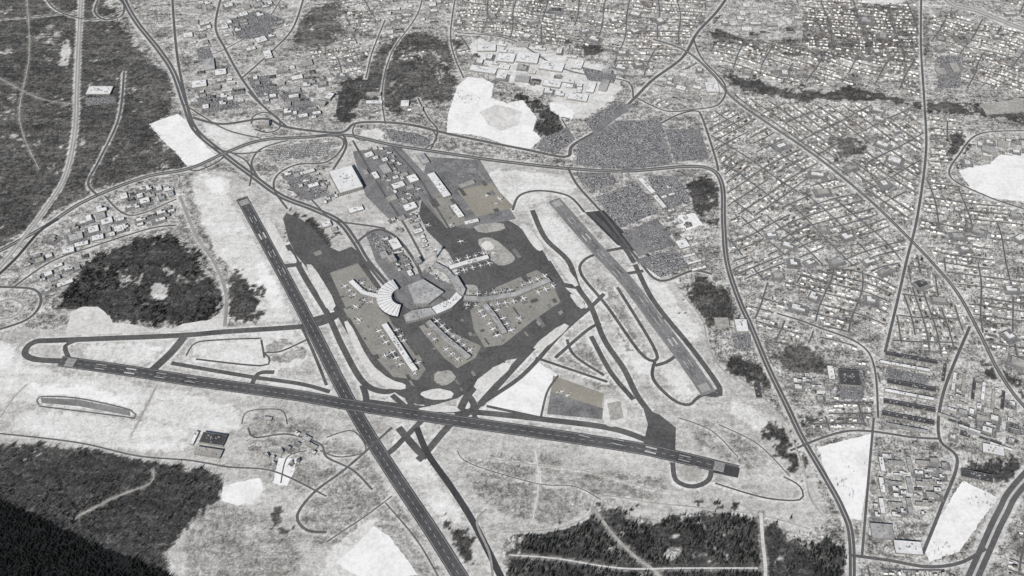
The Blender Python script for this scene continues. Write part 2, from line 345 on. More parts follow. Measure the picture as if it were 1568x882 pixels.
T=[
 ([(95,553),(52,550),(38,540),(52,524),(95,521),(270,514),(345,508),(462,500),(500,492),(520,480)],32),
 ([(105,548),(100,530),(118,521)],22),([(232,568),(262,540),(282,516)],40),
 ([(262,556),(330,568),(390,578),(460,588),(505,600)],22),([(385,590),(396,572),(420,570)],22),
 ([(405,548),(400,520)],10),([(300,550),(400,560),(412,548),(405,540),(430,538),(470,520)],10),
 ([(285,545),(300,525),(345,520),(400,518)],9),([(462,500),(480,540),(500,590)],14),
 ([(440,375),(470,430),(502,482),(524,530),(556,585),(590,600),(625,592),(655,620),(640,640)],30),
 ([(420,410),(462,404)],30),([(470,492),(520,480)],36),
 ([(555,590),(560,615),(535,625)],30),
 ([(600,605),(640,640)],26),([(560,615),(640,625),(735,632),(830,642),(930,655),(985,672),(1020,690)],30),
 ([(716,605),(725,625),(690,650),(655,690),(640,705)],32),
 ([(770,552),(720,600),(700,640)],36),([(868,480),(800,548),(735,620)],36),
 ([(650,640),(622,668),(600,690),(585,700)],26),
 ([(735,650),(730,625),(800,575),(860,510),(905,470),(925,450)],22),
 ([(850,548),(900,505),(920,495)],18),([(868,520),(880,545),(925,575)],14),([(905,515),(935,570),(970,612)],24),
 ([(785,322),(795,300),(825,292),(870,300),(895,325)],14),
 ([(815,322),(835,365),(870,400),(885,440),(905,470),(925,520),(955,565),(975,605),(1000,640),(1015,670)],28),
 ([(800,350),(830,390),(850,430),(885,440)],30),
 ([(925,385),(895,398),(890,420),(930,470),(980,540),(1003,552),(1000,530),(945,440)],16),
 ([(1003,552),(1000,580),(1030,612),(1055,620),(1070,608),(1100,598)],16),
 ([(905,325),(960,385),(1000,460),(1060,535),(1102,595),(1095,605),(1075,602)],26),
 ([(925,385),(965,378)],20),([(955,420),(985,415)],20),([(1000,490),(1020,487)],18),([(1035,545),(1020,555),(1003,560)],18),
 ([(1030,708),(1035,735),(1060,745),(1085,735),(1090,712)],22),([(1095,740),(1170,762),(1225,765),(1225,745),(1200,730)],8),
 ([(640,640),(620,600)],28),([(610,655),(640,690),(655,700)],34),
 ([(745,622),(828,640)],14),([(828,640),(838,600),(855,575)],10),([(820,548),(930,585)],14),
 ([(655,610),(700,590),(712,600)],14),([(840,400),(865,440)],20),
]
for p,w in T: rw(p,w)
for p,m in [([(525,494),(534,490),(566,556),(598,582),(622,588),(620,597),(592,595),(560,571)],'snow'),([(467,405),(479,405),(516,466),(508,476),(497,470)],'snow'),
  ([(722,588),(764,556),(790,556),(738,606)],'snow'),([(812,533),(862,494),(874,500),(832,536)],'snow'),([(843,393),(856,394),(888,436),(878,440)],'snow'),
  ([(640,602),(668,594),(696,600),(690,612),(655,612)],'snow'),([(722,345),(770,340),(775,352),(735,358)],'thin'),([(438,384),(446,384),(456,402),(446,404)],'snow'),
  ([(870,450),(884,452),(898,470),(888,474)],'snow'),([(640,624),(696,620),(708,632),(644,630)],'snow'),([(402,335),(414,332),(448,398),(430,404)],'snow')]:
    S('snow_island',p,m,1,1)
road('closed_runway',[(638,655),(655,695),(690,745),(722,795),(748,845),(775,900),(800,950)],28,'asphdark')
mk=[(0,1.4,2),(26,1.0,0),(-26,1.0,0)]
road('runway_shoulder',[(848,306),(905,372),(960,432),(1005,492),(1045,545),(1085,603)],74,'rungrey')
road('runway',[(848,306),(905,372),(960,432),(1005,492),(1045,545),(1085,603)],48,'lot',[(0,1.5,2)])
road('runway',[(370,303),(440,432),(477,502),(540,625),(600,722),(660,812),(712,895),(760,970)],64,'runway',mk)
road('runway',[(92,553),(190,567),(300,584),(450,605),(535,620),(640,636),(735,650),(880,671),(975,686),(1040,700),(1130,722)],64,'runway',mk)
def marks(a,b,start,n=8,L=45):
    A=np.array(P(*a)); B=np.array(P(*b)); d=(B-A)/np.linalg.norm(B-A); nrm=np.array([-d[1],d[0]])
    V=[];Fc=[]
    def q(s,e,o,w):
        k=len(V); c=A+d*(s+e)/2; z=float(look(ZG,c[0],c[1])[0])+.09
        for ss,oo in ((s,o-w/2),(e,o-w/2),(e,o+w/2),(s,o+w/2)):
            c=A+d*ss+nrm*oo; V.append((c[0],c[1],z))
        Fc.append([k,k+1,k+2,k+3])
    for i in range(n): q(start,start+L,(i-(n-1)/2)*6,3)
    for s in (150,300,450,600):
        for o in (-12,12): q(start+s,start+s+50,o,8 if s==300 else 3)
    make_obj('runway_markings',V,Fc,[M['paint']])
marks((92,553),(190,567),30); marks((1130,722),(1040,700),60); marks((370,303),(440,432),20); marks((848,306),(905,372),15); marks((1085,603),(1045,545),15)
S('runway_blast_pad',[(1095,710),(1133,717),(1130,732),(1092,724)],'asphdark')
for p,m in [([(728,368),(748,362),(766,372),(790,394),(784,403),(766,408),(750,398)],'thin'),([(706,440),(714,435),(730,437),(734,447),(722,456),(710,454)],'thin'),
  ([(796,345),(805,342),(835,380),(825,386),(812,372)],'snow'),([(665,570),(690,566),(700,580),(680,592),(665,585)],'thin'),([(925,612),(940,608),(962,620),(958,650),(930,655),(922,640)],'snow'),
  ([(1040,712),(1075,715),(1070,735),(1050,738)],'thin'),([(735,375),(745,368),(752,370),(758,380),(745,385)],'snow')]:
    S('snow_island',p,m,1.5,1)
S('island_pad',[(930,618),(950,614),(955,640),(935,645)],'thin',1)
# ------------------------------------------------------------------ roads
RD=[
 ('highway',[(165,-60),(190,0),(210,35),(242,75),(265,110),(283,160),(300,200),(345,238),(385,268),(430,300),(480,320),(520,340),(545,372),(562,400),(600,445)],36,'road',[(0,5,0)]),
 ('highway',[(262,-40),(266,30),(272,90),(284,150),(295,195)],16,'road',None),
 ('highway',[(-60,415),(60,352),(130,308),(220,272),(290,258),(350,232),(400,215),(470,210),(530,207),(600,222),(665,232),(760,246),(870,258),(960,262),(1050,255),(1090,260),(1106,285),(1108,340),(1113,400),(1130,455),(1150,500),(1175,560),(1205,622),(1228,670),(1262,728),(1290,780),(1304,830),(1304,960)],28,'road',[(0,3,0)]),
 ('main_road',[(295,180),(340,190),(405,182),(440,195),(520,203),(548,188),(620,190),(700,208),(800,228),(866,240),(878,222),(930,190),(972,150),(1000,122),(1045,88),(1068,50),(1100,15),(1130,-30)],20,'road',None),
 ('main_road',[(1000,60),(1050,78),(1090,112),(1122,150),(1170,185),(1225,222),(1270,255),(1330,305),(1382,355),(1430,405),(1467,450),(1500,510),(1530,570),(1568,622),(1640,690)],19,'road',[(0,1.5,0)]),
 ('main_road',[(1412,-60),(1410,60),(1415,150),(1418,230),(1405,330),(1388,400),(1372,470),(1355,540)],14,'road',None),
 ('railway',[(128,-60),(122,40),(118,130),(115,200),(100,270),(68,322),(30,372),(-10,420),(-60,470)],26,'roadlight',[(0,6,0)]),
 ('railway_cutting',[(90,335),(60,355),(20,400),(-30,445)],18,'asphdark',None),
 ('local_road',[(190,110),(182,180),(152,245),(135,280),(150,300)],14,'road',None),
 ('local_road',[(60,-20),(80,10),(110,25),(150,30),(190,15)],12,'road',None),
 ('highway',[(1420,-60),(1450,0),(1500,18),(1568,45),(1700,90)],48,'roadlight',[(0,12,0)]),
 ('highway',[(1700,600),(1568,735),(1535,785),(1505,850),(1470,930)],55,'road',[(0,10,0)]),
 ('local_road',[(1300,850),(1360,858),(1420,868),(1470,862),(1510,840)],14,'road',None),
 ('local_road',[(275,300),(300,360),(328,402),(346,450),(344,500)],16,'roadlight',None),
 ('local_road',[(1485,500),(1445,600),(1438,670),(1466,705),(1440,780),(1412,850)],14,'road',None),
 ('local_road',[(1338,640),(1330,730),(1320,850)],11,'road',None),
 ('local_road',[(1210,690),(1300,660),(1400,670),(1440,672)],11,'road',None),
 ('local_road',[(870,258),(885,285),(925,330),(975,395),(1010,430),(1060,415),(1090,420)],14,'road',None),
 ('local_road',[(660,228),(670,200),(655,180),(640,150)],11,'road',None),
 ('local_road',[(525,205),(530,225),(510,260)],14,'road',None),
 ('local_road',[(400,160),(370,120),(345,75),(330,40),(340,-10)],15,'road',None),
 ('local_road',[(370,120),(420,75),(450,40),(470,-20)],13,'road',None),
 ('local_road',[(440,195),(400,160),(380,140)],13,'road',None),
 ('ramp_road',[(395,272),(385,250),(400,228),(440,215)],12,'road',None),
 ('ramp_road',[(440,320),(420,290),(425,268),(455,252),(500,248),(525,225),(520,210),(480,208)],12,'road',None),
 ('ramp_road',[(345,238),(330,250),(300,262),(290,258)],12,'road',None),
 ('ramp_road',[(300,200),(320,222),(360,235),(400,232)],12,'road',None),
 ('ramp_road',[(350,232),(375,245),(385,262),(382,285)],10,'road',None),
 ('ramp_road',[(283,160),(310,178),(350,200),(400,212)],10,'road',None),
 ('ramp_road',[(385,190),(388,178),(405,172),(425,180),(428,196),(410,203),(390,198)],11,'road',None),
 ('ramp_road',[(640,192),(662,200),(668,215),(650,228)],9,'road',None),('ramp_road',[(545,188),(540,200),(545,212),(560,216)],9,'road',None),
 ('ramp_road',[(150,0),(145,18),(160,30),(185,25),(190,8),(178,-5)],14,'road',None),
 ('terminal_loop_road',[(545,372),(575,352),(605,362),(635,400),(655,440),(690,468),(650,480),(615,468),(590,430),(562,400)],16,'road',None),
 ('terminal_loop_road',[(520,340),(560,345),(590,350)],12,'road',None),
 ('local_road',[(-60,440),(20,440),(55,445),(62,465),(40,490),(-20,510)],14,'road',None),
 ('local_road',[(-20,470),(15,458),(35,468),(20,485),(-20,490)],11,'roadlight',None),
 ('local_road',[(20,440),(80,400),(150,375),(230,350),(270,345)],11,'road',None),
 ('local_road',[(1010,190),(1040,175),(1065,170),(1075,180),(1095,240),(1100,262)],13,'road',None),
 ('local_road',[(975,150),(1020,170),(1060,168)],11,'road',None),
 ('local_road',[(1062,60),(1075,90),(1110,130),(1100,160),(1060,168)],12,'road',None),
 ('local_road',[(970,150),(960,125),(900,115),(850,100),(780,60),(700,50)],11,'road',None),
 ('local_road',[(1568,320),(1510,300),(1455,270),(1470,235),(1500,205),(1568,200)],11,'road',None),
 ('local_road',[(1190,480),(1250,500),(1330,540),(1345,640)],10,'road',None),
 ('perimeter_road',[(-60,660),(0,664),(120,678),(210,698),(290,705),(350,715),(420,722),(500,760)],8,'street',None),
 ('perimeter_road',[(60,620),(60,608),(120,610),(200,628),(205,640),(190,638),(60,622)],7,'street',None),
 ('perimeter_road',[(0,640),(20,610),(40,590)],7,'thin',None),
 ('perimeter_road',[(200,668),(220,630),(240,590)],6,'thin',None),
 ('perimeter_road',[(500,815),(470,812),(455,790),(480,755),(520,725),(550,700),(600,655)],12,'street',None),
 ('perimeter_road',[(380,655),(390,670),(440,665),(490,680),(500,700),(540,720),(570,750)],9,'street',None),
 ('perimeter_road',[(500,670),(540,660),(560,690),(520,700),(490,690)],6,'street',None),
 ('perimeter_road',[(590,770),(640,830),(680,900)],6,'street',None),
 ('perimeter_road',[(500,830),(560,790),(600,760)],6,'street',None),
 ('perimeter_road',[(370,650),(380,630),(430,628),(440,650)],6,'street',None),
 ('perimeter_road',[(430,740),(440,700),(470,690)],6,'street',None),
 ('perimeter_road',[(755,900),(750,850),(730,800),(745,780)],10,'roadlight',None),
 ('perimeter_road',[(770,815),(850,810),(900,790),(920,760),(1000,770),(1080,778),(1170,790),(1240,810)],6,'thin',None),
 ('forest_track',[(1165,785),(1168,830),(1172,880),(1160,930)],14,'snow',None),
 ('forest_track',[(910,780),(940,820),(970,850),(1010,882),(1040,930)],14,'thin',None),
 ('forest_track',[(780,850),(850,855),(950,870),(1050,870),(1160,870)],7,'snow',None),
 ('perimeter_road',[(1045,450),(1075,490),(1085,530),(1110,570),(1180,620),(1225,700),(1240,760),(1260,790)],7,'thin',None),
 ('perimeter_road',[(730,700),(820,712),(900,722),(1000,750)],4,'thin',None),
 ('perimeter_road',[(820,690),(825,740),(815,800)],4,'snow',None),
 ('perimeter_road',[(700,690),(720,710),(820,740),(880,745),(920,765)],4,'street',None),
 ('perimeter_road',[(1040,640),(1090,660),(1130,700)],5,'street',None),
 ('perimeter_road',[(1100,650),(1160,680),(1210,730)],5,'street',None),
 ('local_road',[(520,340),(500,330),(470,300),(440,290)],10,'road',None),
 ('local_road',[(540,215),(560,250),(590,300),(620,345),(650,400)],12,'road',None),
 ('local_road',[(600,225),(640,270),(670,320),(700,370)],11,'road',None),
 ('local_road',[(590,30),(570,80),(560,120)],10,'street',None),
 ('local_road',[(700,-20),(690,60),(710,120)],10,'street',None),
 ('local_road',[(160,300),(200,330),(270,305)],10,'street',None),
 ('local_road',[(860,182),(880,215)],10,'street',None),
 ('local_road',[(0,30),(60,25),(118,20)],10,'street',None),
 ('local_road',[(280,5),(340,-5),(420,-20)],10,'street',None),('local_road',[(300,90),(345,75),(400,40),(430,0)],9,'street',None),
 ('local_road',[(590,190),(585,140),(600,80),(640,20),(650,-30)],9,'street',None),
 ('forest_track',[(40,-20),(45,80),(30,180),(60,260)],5,'thin',None),('forest_track',[(0,120),(60,150),(115,160)],5,'thin',None),
 ('forest_track',[(120,790),(180,760),(230,740),(235,720)],6,'thin',None),
]
for n,p,w,m,mk_ in RD: road(n,p,w,m,mk_,.45 if n=='forest_track' else .70)
# ------------------------------------------------------------------ parking lots
LOTS=[]
def lotw(p,an,mat='lot',fill=.75):
    z=stack_poly(p); raster(p,4); make_obj('parking_lot',[(x,y,z) for x,y in p],[list(range(len(p)))],[M[mat]])
    LOTS.append((p,an,fill,z))
def lot(px,ang,mat='lot',fill=.75): lotw(PP(px),math.radians(ang),mat,fill)
lot([(885,218),(945,185),(1012,184),(1030,252),(960,260),(882,252)],-62)
lot([(1018,198),(1072,198),(1086,243),(1034,248)],20,fill=.5)
lot([(895,185),(940,158),(975,160),(935,188),(910,205)],30)
lot([(830,212),(870,195),(880,215),(850,235),(822,228)],30)
lot([(912,302),(975,280),(1008,325),(948,350)],-62,fill=.9)
lot([(990,268),(1040,270),(1058,310),(1015,322)],-62)
lot([(952,358),(1005,334),(1035,375),(978,393)],-62,fill=.2)
lot([(972,398),(1035,382),(1055,408),(1012,426)],-62,fill=.8)
lot([(878,264),(935,265),(945,280),(907,294)],15,fill=.8)
lot([(590,197),(640,205),(660,214),(656,224),(600,216)],10)
lot([(350,32),(395,15),(436,30),(410,58),(365,60)],20)
lot([(300,75),(320,70),(330,95),(305,95)],80)
lot([(300,150),(350,148),(370,165),(310,172)],5)
lot([(405,236),(450,221),(512,217),(495,238),(430,244)],-5)
lot([(432,266),(465,260),(508,298),(472,308),(450,295)],-60)
lot([(690,250),(720,245),(735,270),(705,278)],-60,fill=.4)
lot([(560,362),(580,356),(612,392),(598,405),(575,382)],-62,fill=.9)
lot([(130,150),(175,148),(178,158),(132,162)],5)
lot([(1358,562),(1425,576),(1420,590),(1355,577)],-10,fill=.6)
lot([(1440,85),(1475,85),(1470,135),(1435,135)],80,fill=.4)
lot([(1120,510),(1150,512),(1150,535),(1125,535)],0)
lot([(1285,562),(1328,562),(1322,612),(1280,610)],-5,fill=.6)
lot([(378,120),(410,115),(428,143),(395,150)],30)
lot([(425,142),(460,140),(496,173),(450,178)],15,fill=.5)
lot([(890,102),(945,114),(940,128),(900,123)],15,fill=.6)
# ------------------------------------------------------------------ buildings
def building(name,corners,h,roof='roofsnow',seed=0,units=True):
    r=random.Random(seed); c=list(corners)
    area=sum(c[i][0]*c[(i+1)%len(c)][1]-c[(i+1)%len(c)][0]*c[i][1] for i in range(len(c)))
    if area<0: c=c[::-1]
    raster(c,5); raster(c,True,OCC)
    V=[];Fc=[];mi=[]
    def f(vs,m):
        k=len(V); V.extend(vs); Fc.append(list(range(k,k+len(vs)))); mi.append(m)
    n=len(c); cx=sum(p[0] for p in c)/n; cy=sum(p[1] for p in c)/n
    inn=[]
    for i in range(n):
        a=c[i-1]; b=c[i]; d=c[(i+1)%n]
        l1=math.hypot(b[0]-a[0],b[1]-a[1]) or 1; l2=math.hypot(d[0]-b[0],d[1]-b[1]) or 1
        nx=-(b[1]-a[1])/l1-(d[1]-b[1])/l2; ny=(b[0]-a[0])/l1+(d[0]-b[0])/l2; nl=math.hypot(nx,ny) or 1
        inn.append((b[0]+nx/nl*.9,b[1]+ny/nl*.9))
    for i in range(n):
        a=c[i]; b=c[(i+1)%n]; L=math.hypot(b[0]-a[0],b[1]-a[1])
        if L<1: continue
        f([(a[0],a[1],0),(b[0],b[1],0),(b[0],b[1],h+1),(a[0],a[1],h+1)],0)
        dx,dy=(b[0]-a[0])/L,(b[1]-a[1])/L; ox,oy=dy*.15,-dx*.15
        def wq(s,e,z0,z1,m):
            f([(a[0]+dx*s+ox,a[1]+dy*s+oy,z0),(a[0]+dx*e+ox,a[1]+dy*e+oy,z0),(a[0]+dx*e+ox,a[1]+dy*e+oy,z1),(a[0]+dx*s+ox,a[1]+dy*s+oy,z1)],m)
        if L>14:
            for s in range(max(1,int(h//4.5))):
                z0=1.9+s*4.5
                if z0+2>h: break
                m=max(1,int(L/12))
                for k in range(m): wq(L*(k+.15)/m,L*(k+.85)/m,z0,z0+1.9,2)
        a2=inn[i];b2=inn[(i+1)%n]
        f([(a[0],a[1],h+1),(b[0],b[1],h+1),(b2[0],b2[1],h+1),(a2[0],a2[1],h+1)],0)
        f([(a2[0],a2[1],h+1),(b2[0],b2[1],h+1),(b2[0],b2[1],h),(a2[0],a2[1],h)],0)
    f([(x,y,h) for x,y in inn],1)
    if units:
        A=abs(area)/2; nu=min(30,max(2,int(A/450)))
        for k in range(nu):
            i=r.randrange(n); j=r.randrange(n)
            if i==j: continue
            t=r.uniform(.1,.75); s=r.uniform(0,1)
            x=cx+(c[i][0]*s+c[j][0]*(1-s)-cx)*t; y=cy+(c[i][1]*s+c[j][1]*(1-s)-cy)*t
            w=r.uniform(1.5,4.5); d=r.uniform(1.5,4); hh=r.uniform(1.2,3.2)
            P4=[(x-w,y-d),(x+w,y-d),(x+w,y+d),(x-w,y+d)]
            for e in range(4):
                p,q_=P4[e],P4[(e+1)%4]
                f([(p[0],p[1],h),(q_[0],q_[1],h),(q_[0],q_[1],h+hh),(p[0],p[1],h+hh)],3)
            f([(p[0],p[1],h+hh) for p in P4],3)
    return make_obj(name,V,Fc,[M['wall'],M[roof],M['glass'],M['metal']],mi)
def rectpts(x,y,w,d,a,L=False):
    ca,sa=math.cos(a),math.sin(a)
    pts=[(-w/2,-d/2),(w/2,-d/2),(w/2,d/2),(-w/2,d/2)]
    if L: pts=[(-w/2,-d/2),(w/2,-d/2),(w/2,0),(w*.1,0),(w*.1,d/2),(-w/2,d/2)]
    return [(x+p*ca-q*sa,y+p*sa+q*ca) for p,q in pts]
def B(name,u,v,w,d,ang,h=9,roof='roofsnow'):
    x,y=P(u,v); return building(name,rectpts(x,y,w,d,math.radians(ang)),h,roof,seed=int(u*7+v))
def pier(name,px,w,h,roof='roofgrey'):
    q=PP(px); lft=[];rgt=[];n=len(q)
    for i in range(n):
        a=q[max(i-1,0)];c=q[min(i+1,n-1)];dx,dy=c[0]-a[0],c[1]-a[1];L=math.hypot(dx,dy)
        lft.append((q[i][0]-dy/L*w/2,q[i][1]+dx/L*w/2)); rgt.append((q[i][0]+dy/L*w/2,q[i][1]-dx/L*w/2))
    return building(name,rgt+lft[::-1],h,roof,seed=int(px[0][0]),units=True)
AG=-62
def fan(name,cu,cv,r0,r1,a0,a1,h,n=14):
    x,y=P(cu,cv); V=[];Fc=[];mi=[]
    for k in range(n+1):
        a=math.radians(a0+(a1-a0)*k/n); ca,sa=math.cos(a),math.sin(a)
        for r,z in ((r0,0),(r0,h+5),(r1,h),(r1,0)): V.append((x+r*ca,y+r*sa,z))
    for k in range(n):
        b=k*4
        for j in range(3): Fc.append([b+j,b+4+j,b+5+j,b+1+j]); mi.append(1 if j==1 else (2 if j==2 else 0))
        a=math.radians(a0+(a1-a0)*(k+.5)/n); ca,sa=math.cos(a),math.sin(a); b=len(V)
        for r,z in ((r0,h+5.6),(r1,h+.6)):
            for t in (-1.3,1.3): V.append((x+r*ca-sa*t,y+r*sa+ca*t,z))
        Fc.append([b,b+1,b+3,b+2]); mi.append(3)
    for e in (0,n*4): Fc.append([e,e+1,e+2,e+3]); mi.append(0)
    raster([(V[i][0],V[i][1]) for i in range(2,(n+1)*4,4)]+[(x,y)],True,OCC)
    make_obj(name,V,Fc,[M['wall'],M['roofsnow'],M['glass'],M['metal']],mi)
fan('terminal_fan_hall',618,457,60,134,118,262,14)
building('terminal_building',PP([(618,486),(632,478),(660,474),(668,484),(640,492),(622,496)]),15,'roofgrey',1)
building('terminal_building',PP([(661,474),(690,460),(699,450),(708,458),(692,474),(669,484)]),15,'roofsnow',2)
building('terminal_building',PP([(698,449),(688,430),(700,424),(713,446),(709,457)]),15,'roofgrey',3)
building('parking_garage',PP([(624,440),(648,430),(680,450),(656,468),(634,468)]),14,'roofgrey',4)
B('hotel',600,400,50,40,AG,22,'rooftan'); B('airport_office',640,402,40,30,AG,18,'roofgrey'); B('airport_office',628,420,40,25,AG,10,'roofsnow'); B('airport_office',655,415,30,24,AG,9,'rooftan')
PIERS=[('concourse',[(580,456),(556,450),(537,432)],28),('concourse',[(588,498),(604,522),(626,556),(636,570)],30),
 ('concourse',[(655,494),(680,518),(718,550)],30),('concourse',[(710,458),(742,460),(790,452),(842,430)],30),('concourse',[(742,468),(757,487),(773,512)],28),
 ('concourse',[(694,428),(682,415),(664,406)],28),('concourse',[(688,412),(714,404),(748,395)],28)]
for n,p,w in PIERS: pier(n,p,w,11,'roofgrey' if p[0][0]%4 else 'roofsnow')
def tower(u,v):
    x,y=P(u,v); V=[];Fc=[];mi=[]
    prof=[(6,0),(4.5,35),(4.5,50),(9,54),(9.5,60),(7,60.5),(7,62)]
    for r,z in prof:
        for k in range(12): V.append((x+r*math.cos(k*math.pi/6),y+r*math.sin(k*math.pi/6),z))
    for s in range(len(prof)-1):
        for k in range(12):
            Fc.append([s*12+k,s*12+(k+1)%12,(s+1)*12+(k+1)%12,(s+1)*12+k]); mi.append(2 if s==3 else 0)
    Fc.append([(len(prof)-1)*12+k for k in range(12)]); mi.append(1)
    make_obj('control_tower',V,Fc,[M['wall'],M['roofsnow'],M['glass']],mi)
tower(668,395)
BL=[('aircraft_hangar',530,279,135,200,25,24,'roofsnow'),('hangar_annex',545,322,80,40,25,9,'roofsnow'),
 ('cargo_building',672,285,45,220,28,12,'roofsnow'),('cargo_building',700,325,35,110,28,10,'roofsnow'),('cargo_building',648,245,45,90,28,10,'roofgrey'),
 ('cargo_building',722,341,80,26,20,9,'roofsnow'),('cargo_building',715,283,90,30,28,8,'rooftan'),
 ('cargo_building',590,260,50,80,28,9,'roofgrey'),('cargo_building',610,285,70,45,28,9,'roofsnow'),('cargo_building',632,275,55,60,28,10,'roofsnow'),
 ('cargo_building',600,305,55,40,28,8,'rooftan'),('cargo_building',628,318,70,50,28,10,'roofsnow'),('cargo_building',565,238,50,40,28,8,'roofsnow'),
 ('cargo_building',615,335,40,30,28,8,'roofgrey'),('cargo_building',640,355,50,30,28,8,'roofsnow'),
 ('office_building',575,270,30,60,28,9,'roofsnow'),('office_building',560,265,25,40,28,8,'roofgrey'),
 ('office_building',470,265,90,25,25,9,'roofsnow'),('office_building',480,285,60,30,25,9,'roofsnow'),('office_building',455,270,40,30,25,9,'roofgrey'),
 ('office_building',500,345,50,40,25,10,'roofsnow'),('office_building',512,352,30,25,25,8,'roofgrey'),
 ('fire_station',605,375,50,80,28,9,'roofsnow'),('fire_station',588,392,40,50,28,9,'roofgrey'),
 ('warehouse',153,140,150,80,0,10,'roofsnow'),('warehouse',305,130,90,70,15,10,'roofsnow'),('warehouse',320,100,70,120,15,10,'roofgrey'),('warehouse',338,112,70,60,15,10,'roofsnow'),
 ('warehouse',288,55,60,50,15,8,'roofsnow'),('warehouse',298,35,50,40,15,8,'roofgrey'),('warehouse',400,62,70,60,30,9,'roofsnow'),
 ('warehouse',745,75,120,70,0,10,'roofsnow'),('warehouse',775,90,110,90,-10,10,'roofsnow'),('warehouse',740,108,170,60,-15,10,'roofsnow'),('warehouse',808,90,140,110,-10,11,'roofsnow'),
 ('warehouse',800,122,90,60,-10,10,'roofgrey'),('warehouse',845,103,150,90,-15,11,'roofsnow'),('warehouse',845,130,110,60,-15,10,'roofsnow'),('warehouse',885,100,60,90,-15,10,'roofsnow'),
 ('warehouse',905,135,50,110,-15,10,'roofsnow'),('warehouse',925,132,50,110,-15,10,'roofgrey'),('warehouse',885,150,120,70,-15,10,'roofsnow'),('warehouse',800,70,80,40,-10,9,'roofgrey'),
 ('warehouse',1090,135,80,100,0,10,'roofsnow'),('warehouse',620,160,50,60,0,9,'roofsnow'),('warehouse',640,168,60,40,0,9,'roofgrey'),('warehouse',572,145,90,30,0,9,'rooftan'),('warehouse',573,158,100,30,0,9,'roofsnow'),
 ('warehouse',470,98,70,60,20,10,'rooftan'),('warehouse',455,120,70,40,20,9,'roofsnow'),('warehouse',410,85,50,90,20,9,'roofsnow'),('warehouse',430,130,50,30,20,9,'roofgrey'),
 ('hotel',405,192,60,40,10,20,'rooftan'),('hotel',490,160,80,30,-20,20,'roofgrey'),('hotel',505,150,40,60,-20,18,'roofsnow'),('hotel',450,150,60,30,15,16,'roofsnow'),
 ('school',1440,110,60,60,0,9,'rooftan'),('school',1462,105,50,90,0,9,'rooftan'),('school',1515,230,90,50,-20,9,'roofgrey'),('school',1535,222,60,60,-20,9,'rooftan'),
 ('school',1300,580,95,90,-5,10,'roofdark'),('school',1272,572,30,80,-5,9,'roofsnow'),
 ('depot_shed',1395,550,240,22,-14,9,'roofdark'),('depot_shed',1385,562,230,18,-14,9,'roofsnow'),
 ('depot_shed',1395,592,220,26,-14,9,'roofdark'),('depot_shed',1392,606,220,18,-14,9,'roofsnow'),('depot_shed',1392,623,230,24,-14,9,'roofdark'),('depot_shed',1390,642,230,24,-14,9,'roofdark'),('depot_shed',1388,657,180,18,-14,9,'roofgrey'),
 ('maintenance_hangar',327,674,110,55,-10,12,'roofdark'),('maintenance_hangar',320,694,120,40,-10,10,'rooftan'),('maintenance_building',298,672,18,70,-10,8,'roofsnow'),
 ('maintenance_building',410,642,40,20,-10,6,'roofgrey'),('maintenance_building',470,672,40,25,-30,7,'roofgrey'),('maintenance_building',478,684,50,22,-30,7,'rooftan'),('maintenance_building',455,665,25,20,-30,6,'roofsnow'),
 ('warehouse',1045,375,60,60,20,9,'roofsnow'),('warehouse',1010,310,26,110,25,8,'roofsnow'),('warehouse',1055,392,70,16,20,6,'roofsnow'),('warehouse',1063,402,80,16,20,6,'roofsnow'),('warehouse',1070,412,80,16,20,6,'roofsnow'),
 ('bus_depot',990,285,30,140,28,6,'roofsnow'),('warehouse',945,268,50,30,10,7,'rooftan'),('warehouse',1105,495,70,60,0,8,'rooftan'),('warehouse',1135,500,60,80,0,9,'roofsnow'),
 ('warehouse',1160,600,26,80,0,8,'roofdark'),('warehouse',1495,730,130,40,-15,9,'roofdark'),('warehouse',1520,690,90,50,-15,9,'roofsnow'),
 ('warehouse',1350,815,90,70,-5,9,'roofgrey'),('warehouse',1390,840,110,60,-5,9,'roofsnow'),('warehouse',970,405,50,14,20,6,'roofsnow'),
 ('office_building',125,375,70,30,20,9,'roofsnow'),('office_building',105,385,60,40,20,9,'roofsnow'),('office_building',150,365,60,40,20,9,'roofsnow'),
 ('office_building',100,435,80,26,30,9,'roofsnow'),('office_building',85,428,50,26,30,9,'roofgrey')]
for b in BL: B(*b)
for k in range(6):
    B('apartment_block',1350+(k%2)*42,712+(k//2)*32,20,75,-5,8,'roofgrey' if k%2 else 'roofsnow')
    B('apartment_block',1370+(k%2)*42,709+(k//2)*32,60,16,-5,8,'rooftan')
for k in range(7): B('storage_row',1445+k*15,572+k*7+(k%2)*6,15,110,-22,7,['roofdark','roofsnow','rooftan'][k%3])
for k in range(6): B('storage_row',1452+k*16,640+k*9,95,14,-25,7,['roofgrey','roofdark','roofsnow'][k%3])
def fits(x,y,w,d,tmp):
    r=max(w,d)/2+6
    xs=np.array([x-r,x+r,x,x,x,x-r*.7,x+r*.7,x-r*.7,x+r*.7]); ys=np.array([y,y,y-r,y+r,y,y-r*.7,y+r*.7,y+r*.7,y-r*.7])
    return look(tmp,xs,ys)[0].all() and not look(OCC,xs,ys)[0].any()
ROOFS=['roofsnow']*5+['roofgrey','rooftan','roofdark']
